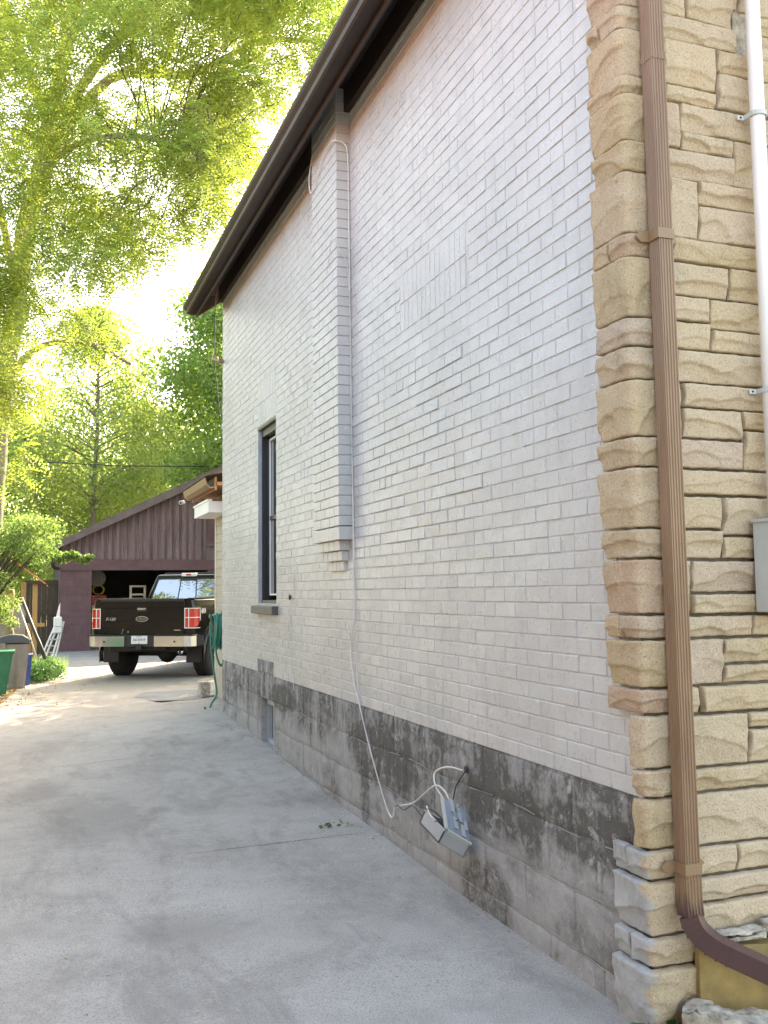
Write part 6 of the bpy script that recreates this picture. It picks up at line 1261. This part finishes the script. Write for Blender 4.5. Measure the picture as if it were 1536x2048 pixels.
sprig(1.60, 4.83, .035, 2, 'single yellow leaf lying flat on the concrete in the foreground', 'yleaf', 5)
sprig(2.13, 2.84, .10, 26, 'small green weed at the foot of the stone corner by the concrete edging', 'weed', 6)

fe = empty('board_fence', (-.75, 20.6, 0), 0, 'weathered grey vertical board fence behind the bins', 'fence')
for q in range(14): MB().cham(-.95+q*.12, -.95+q*.12+.112, 0, .02, .02, 1.45+.01*math.sin(q*3), .003).build('board', 'greywood', fe)
for zz in (.4, 1.2): MB().box(-.95, .72, .021, .06, zz, zz+.09).build('rail', 'greywood', fe)
gt = empty('wooden_gate', (.30, 27.7, 0), 0, 'dark brown board gate closing the gap left of the garage', 'gate')
for q in range(6): MB().cham(-.36+q*.145, -.36+q*.145+.14, 0, .03, .05, 2.05, .004).build('board', 'gatewood', gt)
for zz in (.35, 1.1, 1.93): MB().box(-.37, .50, -.035, -.001, zz, zz+.1).build('rail', 'gatewood', gt)
shl = empty('garden_shelter', (-.02, 23.6, 0), 0, 'small cedar post shelter with an orange tiled roof left of the garage', 'shelter')
for (px, py) in ((.20, 0), (-.05, .5)): MB().cham(px-.055, px+.055, py-.055, py+.055, 0, 1.95, .008).build('post', 'cedar', shl)
MB().box(-.35, .42, -.03, .03, .92, 1.0).build('rail', 'cedar', shl)
for q in range(4): MB().cham(-.33+q*.12, -.33+q*.12+.1, .0, .025, .05, .92, .003).build('board', 'cedar', shl)
for k in range(4):
    for j in range(2):
        o = MB().cham(0, .24, -.22+.30*j, .06+.30*j, 0, .025, .008).build('roof_tile', 'tile', shl); o.location = (-.30+.175*k, 0, 2.44-.135*k); o.rotation_euler = (0, R(36), 0)
MB().box(.12, .36, -.2, .35, 1.90, 1.95).build('wall_plate', 'gatewood', shl)
lg = MB(); limb(lg, [(-.30, 19.2, 1.62), (-.31, 19.2, 1.25), (-.26, 19.2, .85), (-.06, 19.2, .35), (.12, 19.2, .07)], .085, .055, 10)
lgo = empty('leaning_log', (-.30, 19.2, 0), 0, 'crooked bare tree branch with a sawn orange top leaning by the fence', 'log'); o = lg.build('branch', 'log', None, True); o.parent = lgo; o.matrix_parent_inverse = Matrix.Translation((.30, -19.2, 0))
MB().lathe([(.08, 0), (.088, .03), (.085, .15), (.05, .17)], (0, 0, 1.60), 'z', 12).build('sawn_top', 'cedar', lgo, True)
for i, (x0, z0, x1, mat, rr, lab) in enumerate(((-.10, 1.60, .48, 'blackplastic', .035, 'thick black pole leaning against the fence by the branch'), (-.16, 1.50, .33, 'alu', .012, 'thin silver pole leaning left of the thick black pole'), (-.06, 1.50, .53, 'alu', .014, 'thin silver pole leaning right of the thick black pole'))):
    tag(MB().tube([(x0, 20.3, z0), (x1, 19.5, .09)], rr, 8).build('leaning_pole', mat, None, True), lab, 'pole', 'poles leaning at the fence')
ldr = empty('folded_ladder', (.62, 25.4, .08), 0, 'folded aluminium ladder leaning against the left pier of the garage', 'ladder')
for q, (bx, tx) in enumerate(((-.26, .10), (-.16, .16), (.0, .24), (.08, .27))): MB().tube([(bx, -.02*q, 0), (tx, .1, .90)], .026, 6).build('rail', 'alu', ldr)
for q in range(5): t = .15+.18*q; MB().tube([(-.26+.36*t, 0, .9*t), (.08+.19*t, 0, .9*t)], .018, 6).build('rung', 'alu', ldr)
MB().cham(.02, .22, .0, .08, .62, 1.02, .02).build('hinge_plate', 'plate', ldr)
wbn = empty('plastic_bundle', (.78, 25.6, .1), 0, 'white plastic bundle propped above the ladder against the garage pier', 'panel'); MB().add([(-.15, 0, .65), (.0, 0, .55), (.02, 0, 1.35), (-.02, 0, 1.25), (-.15, .06, .65), (0, .06, .55), (.02, .06, 1.35), (-.02, .06, 1.25)], [(0, 1, 2, 3), (7, 6, 5, 4), (0, 4, 5, 1), (1, 5, 6, 2), (2, 6, 7, 3), (3, 7, 4, 0)]).build('sheet', 'white', wbn)

yf = empty('unseen_yard_fence', (9.2, 14, 0), 0, 'dark board fence along the right side of the backyard behind the house', 'fence')  # added fence out of view, gives the truck side something dark to reflect
for q in range(60): MB().box(0, .02, q*.25, q*.25+.235, 0, 2.0).build('board', 'gatewood', yf)
for zz in (.4, 1.6): MB().box(.021, .06, 0, 15, zz, zz+.1).build('rail', 'gatewood', yf)
tree('unseen_yard_tree', 11.5, 25.5, 9, 3.6, 'bushy tree standing behind the dark backyard fence', 'dleaf', 16000, .24, 41, .2, .05, 'round', .3, 50)  # added tree out of view, blocks bright sky from the truck side reflection
tag(MB().tube([(-14, 33, 6.7), (-4, 33.2, 6.12), (3, 33.4, 6.02), (10, 33.6, 6.25), (18, 34, 6.8)], .018, 6).build('overhead_wire', 'blackc', None, True), 'thin dark overhead wire crossing in front of the background trees', 'wire')

# ============================================================ NEIGHBOUR HOUSE (left of the driveway; seen reflected in the truck windows)
nb_ = empty('neighbour_house', (-6.5, 4, 0), 0, 'low grey-brown stucco neighbouring house with an orange roof left of the driveway', 'house')
NX, NH = 3.9, 4.4
MB().box(-3.3, NX, -12, 8.6, 0, NH).build('wall', 'nbrick', nb_)
MB().prism([(-3.9, NH-.05), (NX+.6, NH-.05), (0-.0, NH+1.7)], -12.5, 9.1).build('roof', 'tile', nb_)
for q in range(30): MB().box(NX, NX+.55, -12+q*.7, -12+q*.7+.08, NH-.18, NH-.06).build('rafter_tail', 'rafter', nb_)
for yy in (-8, -3, 2.5): w_ = MB().box(NX, NX+.03, yy, yy+1.0, 1.6, 3.0).build('window', 'glass', nb_)
